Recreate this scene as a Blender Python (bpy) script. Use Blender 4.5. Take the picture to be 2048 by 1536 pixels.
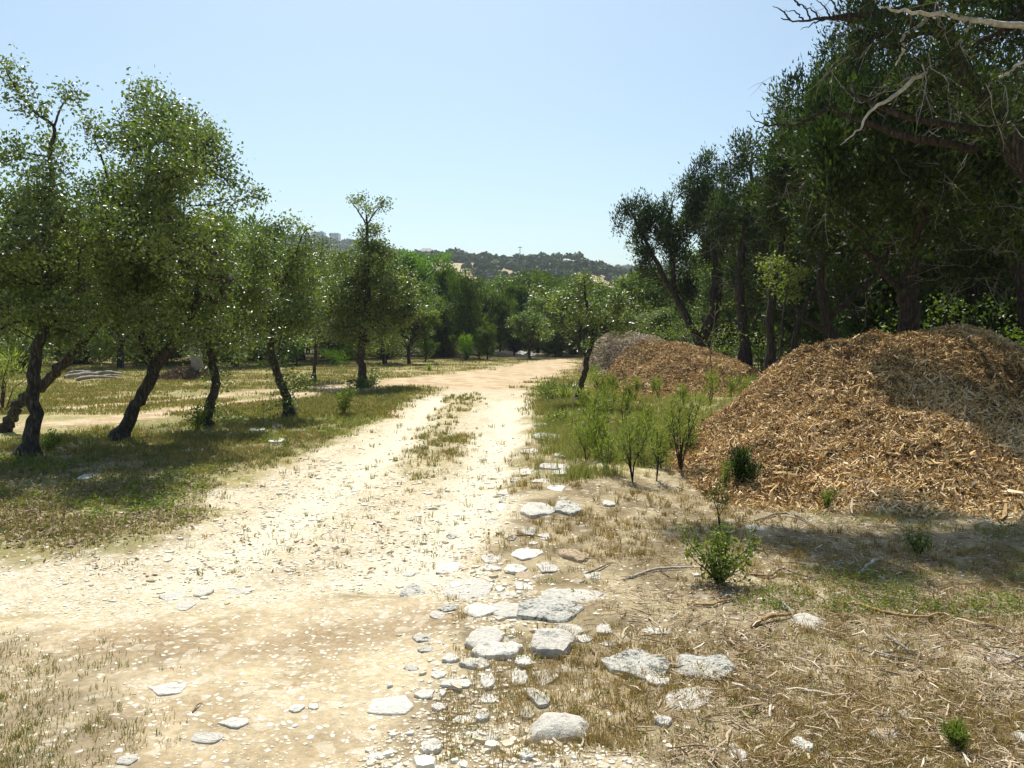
import bpy, math, random
import numpy as np

for o in list(bpy.data.objects):
    bpy.data.objects.remove(o)
SC = bpy.context.scene
COL = SC.collection
RNG = np.random.default_rng(7)
random.seed(7)

# ------------------------------------------------------------------ camera
F = 1700.0            # focal length in photo pixels (photo 2048 wide)
CAMH = 1.6
HOR = 665.0           # horizon row in photo pixels
PITCH = math.atan((768 - HOR) / F)
cam_d = bpy.data.cameras.new("camera")
cam = bpy.data.objects.new("camera", cam_d)
COL.objects.link(cam)
cam_d.sensor_width = 36
cam_d.lens = 36 * F / 2048
cam_d.clip_start = 0.05
cam_d.clip_end = 6000
cam.location = (0, 0, CAMH)
cam.rotation_euler = (math.radians(90) - PITCH, 0, 0)
SC.camera = cam
SC.render.resolution_x, SC.render.resolution_y = 1024, 768

# ------------------------------------------------------------------ light
SUN_EL, SUN_AZ = math.radians(57), math.radians(9)   # azimuth: degrees left of the view direction
w = bpy.data.worlds.new("World")
SC.world = w
w.use_nodes = True
nt = w.node_tree
bg = nt.nodes['Background']
sky = nt.nodes.new('ShaderNodeTexSky')
sky.sky_type = 'NISHITA'
sky.sun_disc = False
sky.sun_elevation = SUN_EL
sky.sun_rotation = -SUN_AZ
sky.altitude = 300
sky.air_density = 1.0
sky.dust_density = 2.2
sky.ozone_density = 1.6
tm_ = nt.nodes.new('ShaderNodeMix'); tm_.data_type = 'RGBA'; tm_.blend_type = 'MULTIPLY'
tm_.inputs[0].default_value = 1.0; tm_.inputs[7].default_value = (0.93, 1.03, 0.98, 1)
nt.links.new(sky.outputs[0], tm_.inputs[6]); nt.links.new(tm_.outputs[2], bg.inputs[0])
bg.inputs[1].default_value = 0.1
sd = bpy.data.lights.new("sun", 'SUN')
sd.energy = 5.0
sd.angle = math.radians(0.55)
sd.color = (1.0, 0.958, 0.865)
so = bpy.data.objects.new("sun", sd)
COL.objects.link(so)
# direction the light comes from
SDIR = np.array([-math.sin(SUN_AZ) * math.cos(SUN_EL), math.cos(SUN_AZ) * math.cos(SUN_EL), math.sin(SUN_EL)])
import mathutils
so.rotation_euler = mathutils.Vector(SDIR.tolist()).to_track_quat('Z', 'Y').to_euler()
so.location = (SDIR * 50).tolist()
SC.view_settings.view_transform = 'Standard'
SC.view_settings.look = 'None'
SC.view_settings.exposure = 0.5
SC.view_settings.gamma = 1.0
try:
    SC.cycles.transparent_max_bounces = 8
    SC.cycles.max_bounces = 6
except Exception:
    pass

# ------------------------------------------------------------------ geometry of the view
SP, CP = math.sin(PITCH), math.cos(PITCH)

def at(px, py, D):
    """world point on the plane y=D seen at photo pixel (px,py)"""
    dx, dy = (px - 1024) / F, (768 - py) / F
    t = D / (CP + dy * SP)
    return np.array([t * dx, D, CAMH + t * (-SP + dy * CP)])

def gp(px, py):
    dx, dy = (px - 1024) / F, (768 - py) / F
    t = CAMH / (SP - dy * CP)
    return np.array([t * dx, t * (CP + dy * SP)])

# ------------------------------------------------------------------ numpy noise
def _h(ix, iy, s):
    n = (ix.astype(np.int64) * 374761393 + iy.astype(np.int64) * 668265263 + s * 974634777) & 0xffffffff
    n = ((n ^ (n >> 13)) * 1274126177) & 0xffffffff
    n = n ^ (n >> 16)
    return (n & 0xffff) / 65535.0

def vn(x, y, s=0):
    x = np.asarray(x, float); y = np.asarray(y, float)
    ix, iy = np.floor(x), np.floor(y)
    fx, fy = x - ix, y - iy
    fx = fx * fx * (3 - 2 * fx); fy = fy * fy * (3 - 2 * fy)
    a = _h(ix, iy, s); b = _h(ix + 1, iy, s); c = _h(ix, iy + 1, s); d = _h(ix + 1, iy + 1, s)
    return (a + (b - a) * fx) * (1 - fy) + (c + (d - c) * fx) * fy

def fbm(x, y, s=0, o=4):
    r = 0; a = 0.5; t = 0
    x = np.asarray(x, float); y = np.asarray(y, float)
    for k in range(o):
        r = r + a * vn(x * 2 ** k + 17.3 * k, y * 2 ** k - 9.1 * k, s + k); t += a; a *= 0.5
    return r / t

def sstep(a, b, x):
    t = np.clip((x - a) / (b - a), 0, 1)
    return t * t * (3 - 2 * t)

def poly_w(pts):
    return np.array([gp(*p) for p in pts])

def sdpoly(x, y, P):
    """signed distance, positive inside"""
    d = np.full(x.shape, 1e9); ins = np.zeros(x.shape, bool)
    n = len(P)
    for i in range(n):
        ax, ay = P[i]; bx, by = P[(i + 1) % n]
        ex, ey = bx - ax, by - ay
        t = np.clip(((x - ax) * ex + (y - ay) * ey) / (ex * ex + ey * ey + 1e-12), 0, 1)
        dd = np.hypot(x - ax - t * ex, y - ay - t * ey)
        d = np.minimum(d, dd)
        c = ((ay > y) != (by > y)) & (x < ex * (y - ay) / (ey if abs(ey) > 1e-9 else 1e-9) + ax)
        ins ^= c
    return np.where(ins, d, -d)

def dline(x, y, P):
    d = np.full(x.shape, 1e9)
    for i in range(len(P) - 1):
        ax, ay = P[i]; bx, by = P[i + 1]
        ex, ey = bx - ax, by - ay
        t = np.clip(((x - ax) * ex + (y - ay) * ey) / (ex * ex + ey * ey + 1e-12), 0, 1)
        d = np.minimum(d, np.hypot(x - ax - t * ex, y - ay - t * ey))
    return d

P_ROAD = poly_w([(-500, 1085), (0, 1095), (150, 1110), (300, 1085), (430, 1040), (400, 1000), (470, 960), (570, 925), (660, 890),
                 (740, 850), (800, 812), (840, 790), (880, 777), (1060, 777), (1078, 800), (1062, 850), (1050, 900), (1035, 950),
                 (1050, 1000), (1030, 1060), (1005, 1110), (990, 1150), (900, 1185), (700, 1190), (500, 1195), (300, 1225), (0, 1225), (-500, 1240)])
P_STRIP = poly_w([(900, 782), (965, 782), (958, 800), (940, 830), (925, 860), (910, 900), (880, 960), (820, 985), (790, 940), (800, 900), (840, 850), (885, 808)])
P_TAN = poly_w([(-700, 1225), (0, 1215), (300, 1222), (500, 1195), (880, 1185), (950, 1240), (900, 1330), (870, 1400), (820, 1560), (700, 2200), (-2500, 2200)])
P_DARK = poly_w([(-400, 1290), (0, 1270), (200, 1262), (370, 1290), (400, 1340), (300, 1390), (240, 1470), (60, 1560), (-100, 1700), (-1500, 1900)])
P_GRAV = poly_w([(870, 1175), (1010, 1120), (1060, 1200), (1050, 1280), (1030, 1400), (1180, 1500), (1400, 1600), (1500, 2200), (500, 2200), (700, 1536), (850, 1420), (900, 1330), (950, 1250)])
P_SIDE = poly_w([(620, 776), (800, 754), (950, 741), (1040, 725), (1100, 718), (1150, 717.5), (1158, 735), (1100, 765), (1065, 782), (900, 780), (820, 774), (700, 788)])
L_RUT1 = poly_w([(-400, 850), (0, 822), (130, 815), (420, 792), (640, 775), (760, 765)])
L_RUT2 = poly_w([(-400, 880), (60, 852), (180, 845), (300, 830), (420, 812), (600, 790), (700, 780)])
L_WR = [poly_w([(1010, 800), (1005, 860), (975, 950), (900, 1060), (780, 1160)]), poly_w([(868, 792), (848, 830), (775, 890), (660, 975), (540, 1060), (380, 1140)])]
P_RGRASS = poly_w([(1080, 770), (1150, 745), (1300, 740), (1560, 760), (1500, 830), (1400, 900), (1350, 960), (1150, 975), (1090, 900), (1070, 830)])
P_LEFTG = poly_w([(-3000, 1085), (0, 1080), (150, 1100), (300, 1075), (420, 1035), (400, 1000), (470, 955), (570, 920), (660, 885), (740, 845), (800, 808), (840, 785), (800, 772), (640, 790), (300, 850), (0, 880), (-3000, 1000)])

def masks(x, y):
    n1 = fbm(x * 1.3, y * 1.3, 3, 4) - 0.5
    n2 = fbm(x * 5, y * 5, 11, 3) - 0.5
    j = n1 * 1.0 + n2 * 0.35
    m = {}
    m['road'] = sstep(-0.18, 0.22, sdpoly(x, y, P_ROAD) + j * 0.8)
    m['strip'] = sstep(-0.2, 0.25, sdpoly(x, y, P_STRIP) + j * 0.9 - 0.02) * (0.75 + 0.5 * n2)
    m['tan'] = sstep(-0.15, 0.3, sdpoly(x, y, P_TAN) + j * 0.6)
    m['dark'] = sstep(-0.2, 0.35, sdpoly(x, y, P_DARK) + j * 0.7)
    m['grav'] = sstep(-0.25, 0.25, sdpoly(x, y, P_GRAV) + j * 0.6)
    s = sstep(-0.5, 0.6, sdpoly(x, y, P_SIDE) + j * 2.2)
    r = np.minimum(dline(x, y, L_RUT1), dline(x, y, L_RUT2))
    m['side'] = np.maximum(s, sstep(0.55, 0.2, r + j * 0.7))
    m['rgrass'] = sstep(-0.3, 0.6, sdpoly(x, y, P_RGRASS) + j)
    m['leftg'] = sstep(-0.3, 0.4, sdpoly(x, y, P_LEFTG) + j * 0.8)
    return m

def H(x, y):
    x = np.asarray(x, float); y = np.asarray(y, float)
    r = np.hypot(x, y)
    z = 0.10 * (fbm(x * 0.25, y * 0.25, 21, 2) - 0.5)
    z = z + 0.07 * (fbm(x * 1.1, y * 1.1, 31, 3) - 0.5) + 0.02 * (vn(x * 5, y * 5, 5) - 0.5)
    fade = np.clip(40 / (r + 1), 0, 1)
    z = z * fade
    # track is worn a little lower, the right bank a little higher
    road = sstep(-0.4, 0.5, sdpoly(x, y, P_ROAD))
    z = z - 0.05 * road
    wr = np.minimum(dline(x, y, L_WR[0]), dline(x, y, L_WR[1]))
    z = z - 0.045 * np.exp(-(wr / 0.28) ** 2) + 0.02 * np.exp(-((wr - .5) / .2) ** 2)
    bank = np.exp(-((x - 0.062 * y - 0.35) / 0.45) ** 2) * sstep(6.5, 9, y) * sstep(24, 16, y)
    z = z + 0.09 * bank
    # land falls away behind the tree line, then hills are separate
    z = z - 6.0 * sstep(85, 200, y)
    return z

# ------------------------------------------------------------------ mesh building
def new_mesh(name, V, faces, mat, parent=None, attrs=None, smooth=False, matidx=None):
    """faces: list of int arrays (m,k)"""
    me = bpy.data.meshes.new(name)
    V = np.ascontiguousarray(V, dtype=np.float32)
    faces = [np.asarray(f, dtype=np.int32) for f in faces if len(f)]
    me.vertices.add(len(V))
    me.vertices.foreach_set('co', V.ravel())
    nl = sum(f.size for f in faces); nf = sum(len(f) for f in faces)
    me.loops.add(nl); me.polygons.add(nf)
    me.loops.foreach_set('vertex_index', np.concatenate([f.ravel() for f in faces]))
    st = []; c = 0
    for f in faces:
        st.append(c + np.arange(len(f)) * f.shape[1]); c += f.size
    me.polygons.foreach_set('loop_start', np.concatenate(st).astype(np.int32))
    if smooth:
        me.polygons.foreach_set('use_smooth', np.ones(nf, dtype=bool))
    else:
        me.polygons.foreach_set('use_smooth', np.zeros(nf, dtype=bool))
    me.update(calc_edges=True)
    if attrs:
        for k, a in attrs.items():
            a = np.asarray(a, dtype=np.float32)
            if a.ndim == 1:
                at_ = me.attributes.new(k, 'FLOAT', 'POINT'); at_.data.foreach_set('value', a)
            else:
                at_ = me.attributes.new(k, 'FLOAT_VECTOR', 'POINT'); at_.data.foreach_set('vector', a.ravel())
    if mat: me.materials.append(mat)
    o = bpy.data.objects.new(name, me)
    COL.objects.link(o)
    if parent is not None: o.parent = parent
    return o

def thing(name, label, cat, loc=(0, 0, 0), group=None):
    o = bpy.data.objects.new(name, None)
    o.empty_display_size = 0.2
    COL.objects.link(o)
    o.location = tuple(float(v) for v in loc)
    o['label'] = label; o['category'] = cat
    if group: o['group'] = group
    return o

def tag(o, label=None, cat=None, group=None, kind=None):
    if label: o['label'] = label
    if cat: o['category'] = cat
    if group: o['group'] = group
    if kind: o['kind'] = kind
    return o

def tubes(lines, sides=5, jit=0.0, rs=None):
    """lines: list of (pts(n,3), radii(n)) -> V, faces"""
    Vs = []; Fs = []; off = 0
    ang = np.arange(sides) * 2 * math.pi / sides
    for pts, rad in lines:
        pts = np.asarray(pts, float); rad = np.asarray(rad, float); n = len(pts)
        tan = np.gradient(pts, axis=0)
        tan /= (np.linalg.norm(tan, axis=1, keepdims=True) + 1e-9)
        ref = np.array([0.0, 0, 1]) if abs(tan[0][2]) < 0.8 else np.array([1.0, 0, 0])
        a = np.cross(tan, ref); a /= (np.linalg.norm(a, axis=1, keepdims=True) + 1e-9)
        b = np.cross(tan, a)
        r = rad[:, None] * np.ones((1, sides))
        if jit: r = r * (1 + jit * (RNG.random((n, sides)) - 0.5) * 2)
        ring = pts[:, None, :] + r[..., None] * (np.cos(ang)[None, :, None] * a[:, None, :] + np.sin(ang)[None, :, None] * b[:, None, :])
        Vs.append(ring.reshape(-1, 3))
        i = np.arange(n - 1)[:, None] * sides; k = np.arange(sides)[None, :]; k2 = (k + 1) % sides
        q = np.stack([i + k, i + k2, i + sides + k2, i + sides + k], -1).reshape(-1, 4) + off
        Fs.append(q)
        off += n * sides
    return np.concatenate(Vs), np.concatenate(Fs)

def smooth_line(P, n):
    """resample with catmull-rom; P (m,k)"""
    P = np.asarray(P, float); m = len(P)
    Q = np.vstack([2 * P[0] - P[1], P, 2 * P[-1] - P[-2]])
    t = np.linspace(0, m - 1 - 1e-6, n); i = t.astype(int); u = (t - i)[:, None]
    p0, p1, p2, p3 = Q[i], Q[i + 1], Q[i + 2], Q[i + 3]
    return 0.5 * ((2 * p1) + (-p0 + p2) * u + (2 * p0 - 5 * p1 + 4 * p2 - p3) * u ** 2 + (-p0 + 3 * p1 - 3 * p2 + p3) * u ** 3)

def unit(v):
    return v / (np.linalg.norm(v, axis=-1, keepdims=True) + 1e-9)

def leaf_cloud(C, n, rc, size, aspect=0.5, up=0.5, style='oak', crnd=None, flat=0.8):
    """n leaves round every centre of C; returns V, F, rnd"""
    K = len(C); N = K * n
    ci = np.repeat(np.arange(K), n)
    if crnd is None: crnd = RNG.random(K)
    g = RNG.normal(size=(N, 3)); g[:, 2] *= flat
    rr = rc if np.isscalar(rc) else np.asarray(rc)[ci][:, None]
    pos = C[ci] + g * rr * 0.62
    s = size * RNG.uniform(0.6, 1.35, N)[:, None]
    if style == 'cedar':
        d = unit(unit(g) * 0.7 + RNG.normal(size=(N, 3)) * 0.35 + np.array([0, 0, 0.75]))
        sd_ = unit(np.cross(d, RNG.normal(size=(N, 3))))
        V = np.stack([pos - sd_ * s * aspect * 0.5, pos + sd_ * s * aspect * 0.5, pos + d * s + sd_ * s * aspect * 0.15, pos + d * s - sd_ * s * aspect * 0.15], 1)
    else:
        nrm = unit(RNG.normal(size=(N, 3)) + np.array([0, 0, up]))
        d = unit(np.cross(nrm, RNG.normal(size=(N, 3))))
        sd_ = np.cross(nrm, d)
        V = np.stack([pos, pos + d * s * 0.45 + sd_ * s * aspect * 0.5 + nrm * s * 0.08, pos + d * s, pos + d * s * 0.55 - sd_ * s * aspect * 0.5 + nrm * s * 0.08], 1)
    Fa = np.arange(N * 4).reshape(N, 4)
    rnd = np.clip(0.55 * crnd[ci] + 0.45 * RNG.random(N), 0, 1)
    return V.reshape(-1, 3), Fa, np.repeat(rnd, 4)

# ------------------------------------------------------------------ materials
def mat(name):
    m = bpy.data.materials.new(name); m.use_nodes = True
    n = m.node_tree; p = n.nodes['Principled BSDF']
    return m, n, p

def N(nt, t, **kw):
    n = nt.nodes.new(t)
    for k, v in kw.items(): setattr(n, k, v)
    return n

def ramp(nt, stops):
    r = nt.nodes.new('ShaderNodeValToRGB')
    e = r.color_ramp.elements
    while len(e) < len(stops): e.new(0.5)
    for i, (p, c) in enumerate(stops):
        e[i].position = p; e[i].color = (c[0], c[1], c[2], 1)
    return r

def leaf_mat(name, stops, rough=0.38, trans=0.34, spec=0.5, tint=(1.25, 1.5, 0.5)):
    m, n, p = mat(name)
    a = N(n, 'ShaderNodeAttribute', attribute_name='rnd')
    r = ramp(n, stops)
    n.links.new(a.outputs['Fac'], r.inputs[0]); n.links.new(r.outputs[0], p.inputs['Base Color'])
    p.inputs['Roughness'].default_value = rough
    p.inputs['Specular IOR Level'].default_value = spec
    tr = N(n, 'ShaderNodeBsdfTranslucent')
    mx = N(n, 'ShaderNodeMix', data_type='RGBA', blend_type='MULTIPLY'); mx.inputs[0].default_value = 1
    n.links.new(r.outputs[0], mx.inputs[6]); mx.inputs[7].default_value = (*tint, 1)
    n.links.new(mx.outputs[2], tr.inputs[0])
    ms = N(n, 'ShaderNodeMixShader'); ms.inputs[0].default_value = trans
    n.links.new(p.outputs[0], ms.inputs[1]); n.links.new(tr.outputs[0], ms.inputs[2])
    n.links.new(ms.outputs[0], n.nodes['Material Output'].inputs[0])
    return m

def rough_mat(name, c1, c2, scale=8, bump=0.5, rough=0.95, stretch=(1, 1, 1), c3=None, dist=0.01):
    m, n, p = mat(name)
    tc = N(n, 'ShaderNodeTexCoord'); mp = N(n, 'ShaderNodeMapping'); mp.inputs['Scale'].default_value = stretch
    n.links.new(tc.outputs['Object'], mp.inputs[0])
    no = N(n, 'ShaderNodeTexNoise'); no.inputs['Scale'].default_value = scale; no.inputs['Detail'].default_value = 8
    no.inputs['Roughness'].default_value = 0.65
    n.links.new(mp.outputs[0], no.inputs['Vector'])
    st = [(0.35, c1), (0.65, c2)] if c3 is None else [(0.3, c1), (0.5, c2), (0.68, c3)]
    r = ramp(n, st); n.links.new(no.outputs['Fac'], r.inputs[0]); n.links.new(r.outputs[0], p.inputs['Base Color'])
    p.inputs['Roughness'].default_value = rough
    p.inputs['Specular IOR Level'].default_value = 0.2
    b = N(n, 'ShaderNodeBump'); b.inputs['Strength'].default_value = bump; b.inputs['Distance'].default_value = dist
    n.links.new(no.outputs['Fac'], b.inputs['Height']); n.links.new(b.outputs[0], p.inputs['Normal'])
    return m

def attr_mat(name, stops, rough=0.8, spec=0.2, trans=0.0):
    if trans: return leaf_mat(name, stops, rough, trans, spec, (1.1, 1.1, 0.7))
    m, n, p = mat(name)
    a = N(n, 'ShaderNodeAttribute', attribute_name='rnd'); r = ramp(n, stops)
    n.links.new(a.outputs['Fac'], r.inputs[0]); n.links.new(r.outputs[0], p.inputs['Base Color'])
    p.inputs['Roughness'].default_value = rough; p.inputs['Specular IOR Level'].default_value = spec
    return m

M = {}
M['oak'] = leaf_mat('oak_leaf', [(0, (0.035, 0.05, 0.014)), (0.5, (0.125, 0.165, 0.045)), (0.85, (0.25, 0.29, 0.085)), (1, (0.30, 0.29, 0.11))], rough=0.4, trans=0.3, spec=0.6)
M['oak_far'] = leaf_mat('distant_oak_leaf', [(0, (0.045, 0.07, 0.016)), (0.5, (0.11, 0.155, 0.03)), (1, (0.22, 0.26, 0.05))], rough=0.45, trans=0.38, spec=0.4)
M['bright'] = leaf_mat('bright_leaf', [(0, (0.06, 0.11, 0.015)), (0.5, (0.12, 0.21, 0.025)), (1, (0.2, 0.3, 0.04))], rough=0.5, trans=0.45, spec=0.3)
M['cedar'] = leaf_mat('cedar_leaf', [(0, (0.010, 0.018, 0.005)), (0.5, (0.028, 0.050, 0.010)), (1, (0.12, 0.17, 0.025))], rough=0.6, trans=0.2, spec=0.25)
M['cedar_far'] = leaf_mat('distant_cedar_leaf', [(0, (0.03, 0.05, 0.012)), (0.5, (0.08, 0.12, 0.022)), (1, (0.18, 0.23, 0.04))], rough=0.6, trans=0.3, spec=0.25)
M['shrub'] = leaf_mat('shrub_leaf', [(0, (0.07, 0.09, 0.022)), (0.5, (0.17, 0.20, 0.05)), (1, (0.32, 0.32, 0.11))], rough=0.5, trans=0.4, spec=0.3)
M['weed'] = leaf_mat('weed_leaf', [(0, (0.06, 0.085, 0.015)), (0.5, (0.15, 0.20, 0.035)), (0.85, (0.27, 0.28, 0.07)), (1, (0.36, 0.24, 0.09))], rough=0.55, trans=0.35, spec=0.3)
M['dry'] = leaf_mat('dry_grass', [(0, (0.16, 0.12, 0.04)), (0.45, (0.33, 0.25, 0.09)), (0.8, (0.5, 0.38, 0.17)), (1, (0.4, 0.2, 0.07))], rough=0.7, trans=0.3, spec=0.2, tint=(1, .95, .7))
M['drygreen'] = leaf_mat('mixed_grass', [(0, (0.10, 0.14, 0.025)), (0.4, (0.20, 0.21, 0.055)), (0.7, (0.38, 0.3, 0.12)), (1, (0.48, 0.33, 0.14))], rough=0.7, trans=0.3, spec=0.2, tint=(1, 1, .7))
M['sapgrass'] = leaf_mat('fresh_grass', [(0, (0.12, 0.15, 0.03)), (0.5, (0.26, 0.28, 0.08)), (1, (0.45, 0.40, 0.17))], rough=0.7, trans=0.35, spec=0.2, tint=(1, 1, .7))
M['bark_oak'] = rough_mat('oak_bark', (0.012, 0.010, 0.008), (0.055, 0.045, 0.036), 16, 1.0, stretch=(2.2, 2.2, 0.5), c3=(0.15, 0.135, 0.115), dist=0.03)
M['bark_cedar'] = rough_mat('cedar_bark', (0.012, 0.009, 0.007), (0.046, 0.036, 0.029), 16, 1.0, stretch=(2.5, 2.5, 0.25), c3=(0.12, 0.10, 0.085), dist=0.03)
M['deadwood'] = rough_mat('dead_branch', (0.14, 0.12, 0.10), (0.42, 0.38, 0.33), 20, 0.6, stretch=(3, 3, 3))
M['deadpale'] = rough_mat('bleached_branch', (0.3, 0.27, 0.22), (0.62, 0.57, 0.48), 20, 0.5)
M['yellowwood'] = rough_mat('barked_stick', (0.22, 0.13, 0.05), (0.5, 0.34, 0.14), 20, 0.6)
M['brownwood'] = rough_mat('brown_stick', (0.12, 0.08, 0.05), (0.34, 0.25, 0.16), 25, 0.6)
M['litter'] = attr_mat('wood_litter', [(0, (0.12, 0.08, 0.05)), (0.4, (0.32, 0.23, 0.14)), (0.8, (0.48, 0.38, 0.26)), (1, (0.66, 0.58, 0.46))])
M['gravel'] = attr_mat('gravel_stone', [(0, (0.42, 0.35, 0.24)), (0.4, (0.58, 0.51, 0.38)), (1, (0.74, 0.70, 0.60))], rough=0.9)
M['chips'] = attr_mat('wood_chips', [(0, (0.07, 0.035, 0.012)), (0.3, (0.30, 0.175, 0.055)), (0.5, (0.54, 0.35, 0.13)), (0.75, (0.70, 0.49, 0.22)), (1, (0.80, 0.64, 0.42))], rough=0.75, spec=0.35)
M['chips_old'] = attr_mat('weathered_chips', [(0, (0.16, 0.11, 0.07)), (0.4, (0.48, 0.38, 0.25)), (1, (0.78, 0.68, 0.53))], rough=0.8)
M['mound'] = rough_mat('mulch', (0.05, 0.028, 0.014), (0.20, 0.11, 0.05), 30, 1.0, c3=(0.36, 0.22, 0.11), dist=0.05)
M['mound_old'] = rough_mat('weathered_mulch', (0.05, 0.035, 0.025), (0.19, 0.14, 0.10), 30, 1.0, c3=(0.33, 0.27, 0.21), dist=0.05)
M['pale_build'] = rough_mat('pale_wall', (0.78, 0.79, 0.8), (0.85, 0.86, 0.87), 0.3, 0)
M['roof'] = rough_mat('grey_roof', (0.3, 0.3, 0.31), (0.4, 0.39, 0.38), 0.5, 0)
M['pane'] = rough_mat('dark_pane', (0.4, 0.43, 0.46), (0.45, 0.48, 0.5), 0.5, 0, rough=0.3)

def stone_mat(name, base, dark, amount):
    m, n, p = mat(name)
    tc = N(n, 'ShaderNodeTexCoord')
    g = N(n, 'ShaderNodeNewGeometry')
    a = N(n, 'ShaderNodeTexNoise'); a.inputs['Scale'].default_value = 7; a.inputs['Detail'].default_value = 9; a.inputs['Roughness'].default_value = 0.7
    b = N(n, 'ShaderNodeTexNoise'); b.inputs['Scale'].default_value = 38; b.inputs['Detail'].default_value = 6; b.inputs['Roughness'].default_value = 0.7
    for k in (a, b): n.links.new(g.outputs['Position'], k.inputs['Vector'])
    mul = N(n, 'ShaderNodeMath', operation='MULTIPLY'); n.links.new(a.outputs['Fac'], mul.inputs[0]); n.links.new(b.outputs['Fac'], mul.inputs[1])
    r = ramp(n, [(amount - 0.035, dark), (amount, tuple(c * 0.72 for c in base)), (amount + 0.12, base)])
    n.links.new(mul.outputs[0], r.inputs[0]); n.links.new(r.outputs[0], p.inputs['Base Color'])
    p.inputs['Roughness'].default_value = 0.92; p.inputs['Specular IOR Level'].default_value = 0.15
    bu = N(n, 'ShaderNodeBump'); bu.inputs['Strength'].default_value = 1.0; bu.inputs['Distance'].default_value = 0.045
    n.links.new(mul.outputs[0], bu.inputs['Height']); n.links.new(bu.outputs[0], p.inputs['Normal'])
    return m
M['stone'] = stone_mat('limestone', (0.66, 0.62, 0.54), (0.26, 0.235, 0.20), 0.17)
M['stone_lichen'] = stone_mat('lichen_limestone', (0.66, 0.635, 0.56), (0.10, 0.11, 0.10), 0.225)
M['stone_white'] = stone_mat('white_limestone', (0.76, 0.725, 0.64), (0.42, 0.47, 0.4), 0.15)
M['stone_tan'] = stone_mat('tan_limestone', (0.52, 0.40, 0.27), (0.36, 0.25, 0.17), 0.17)

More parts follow.
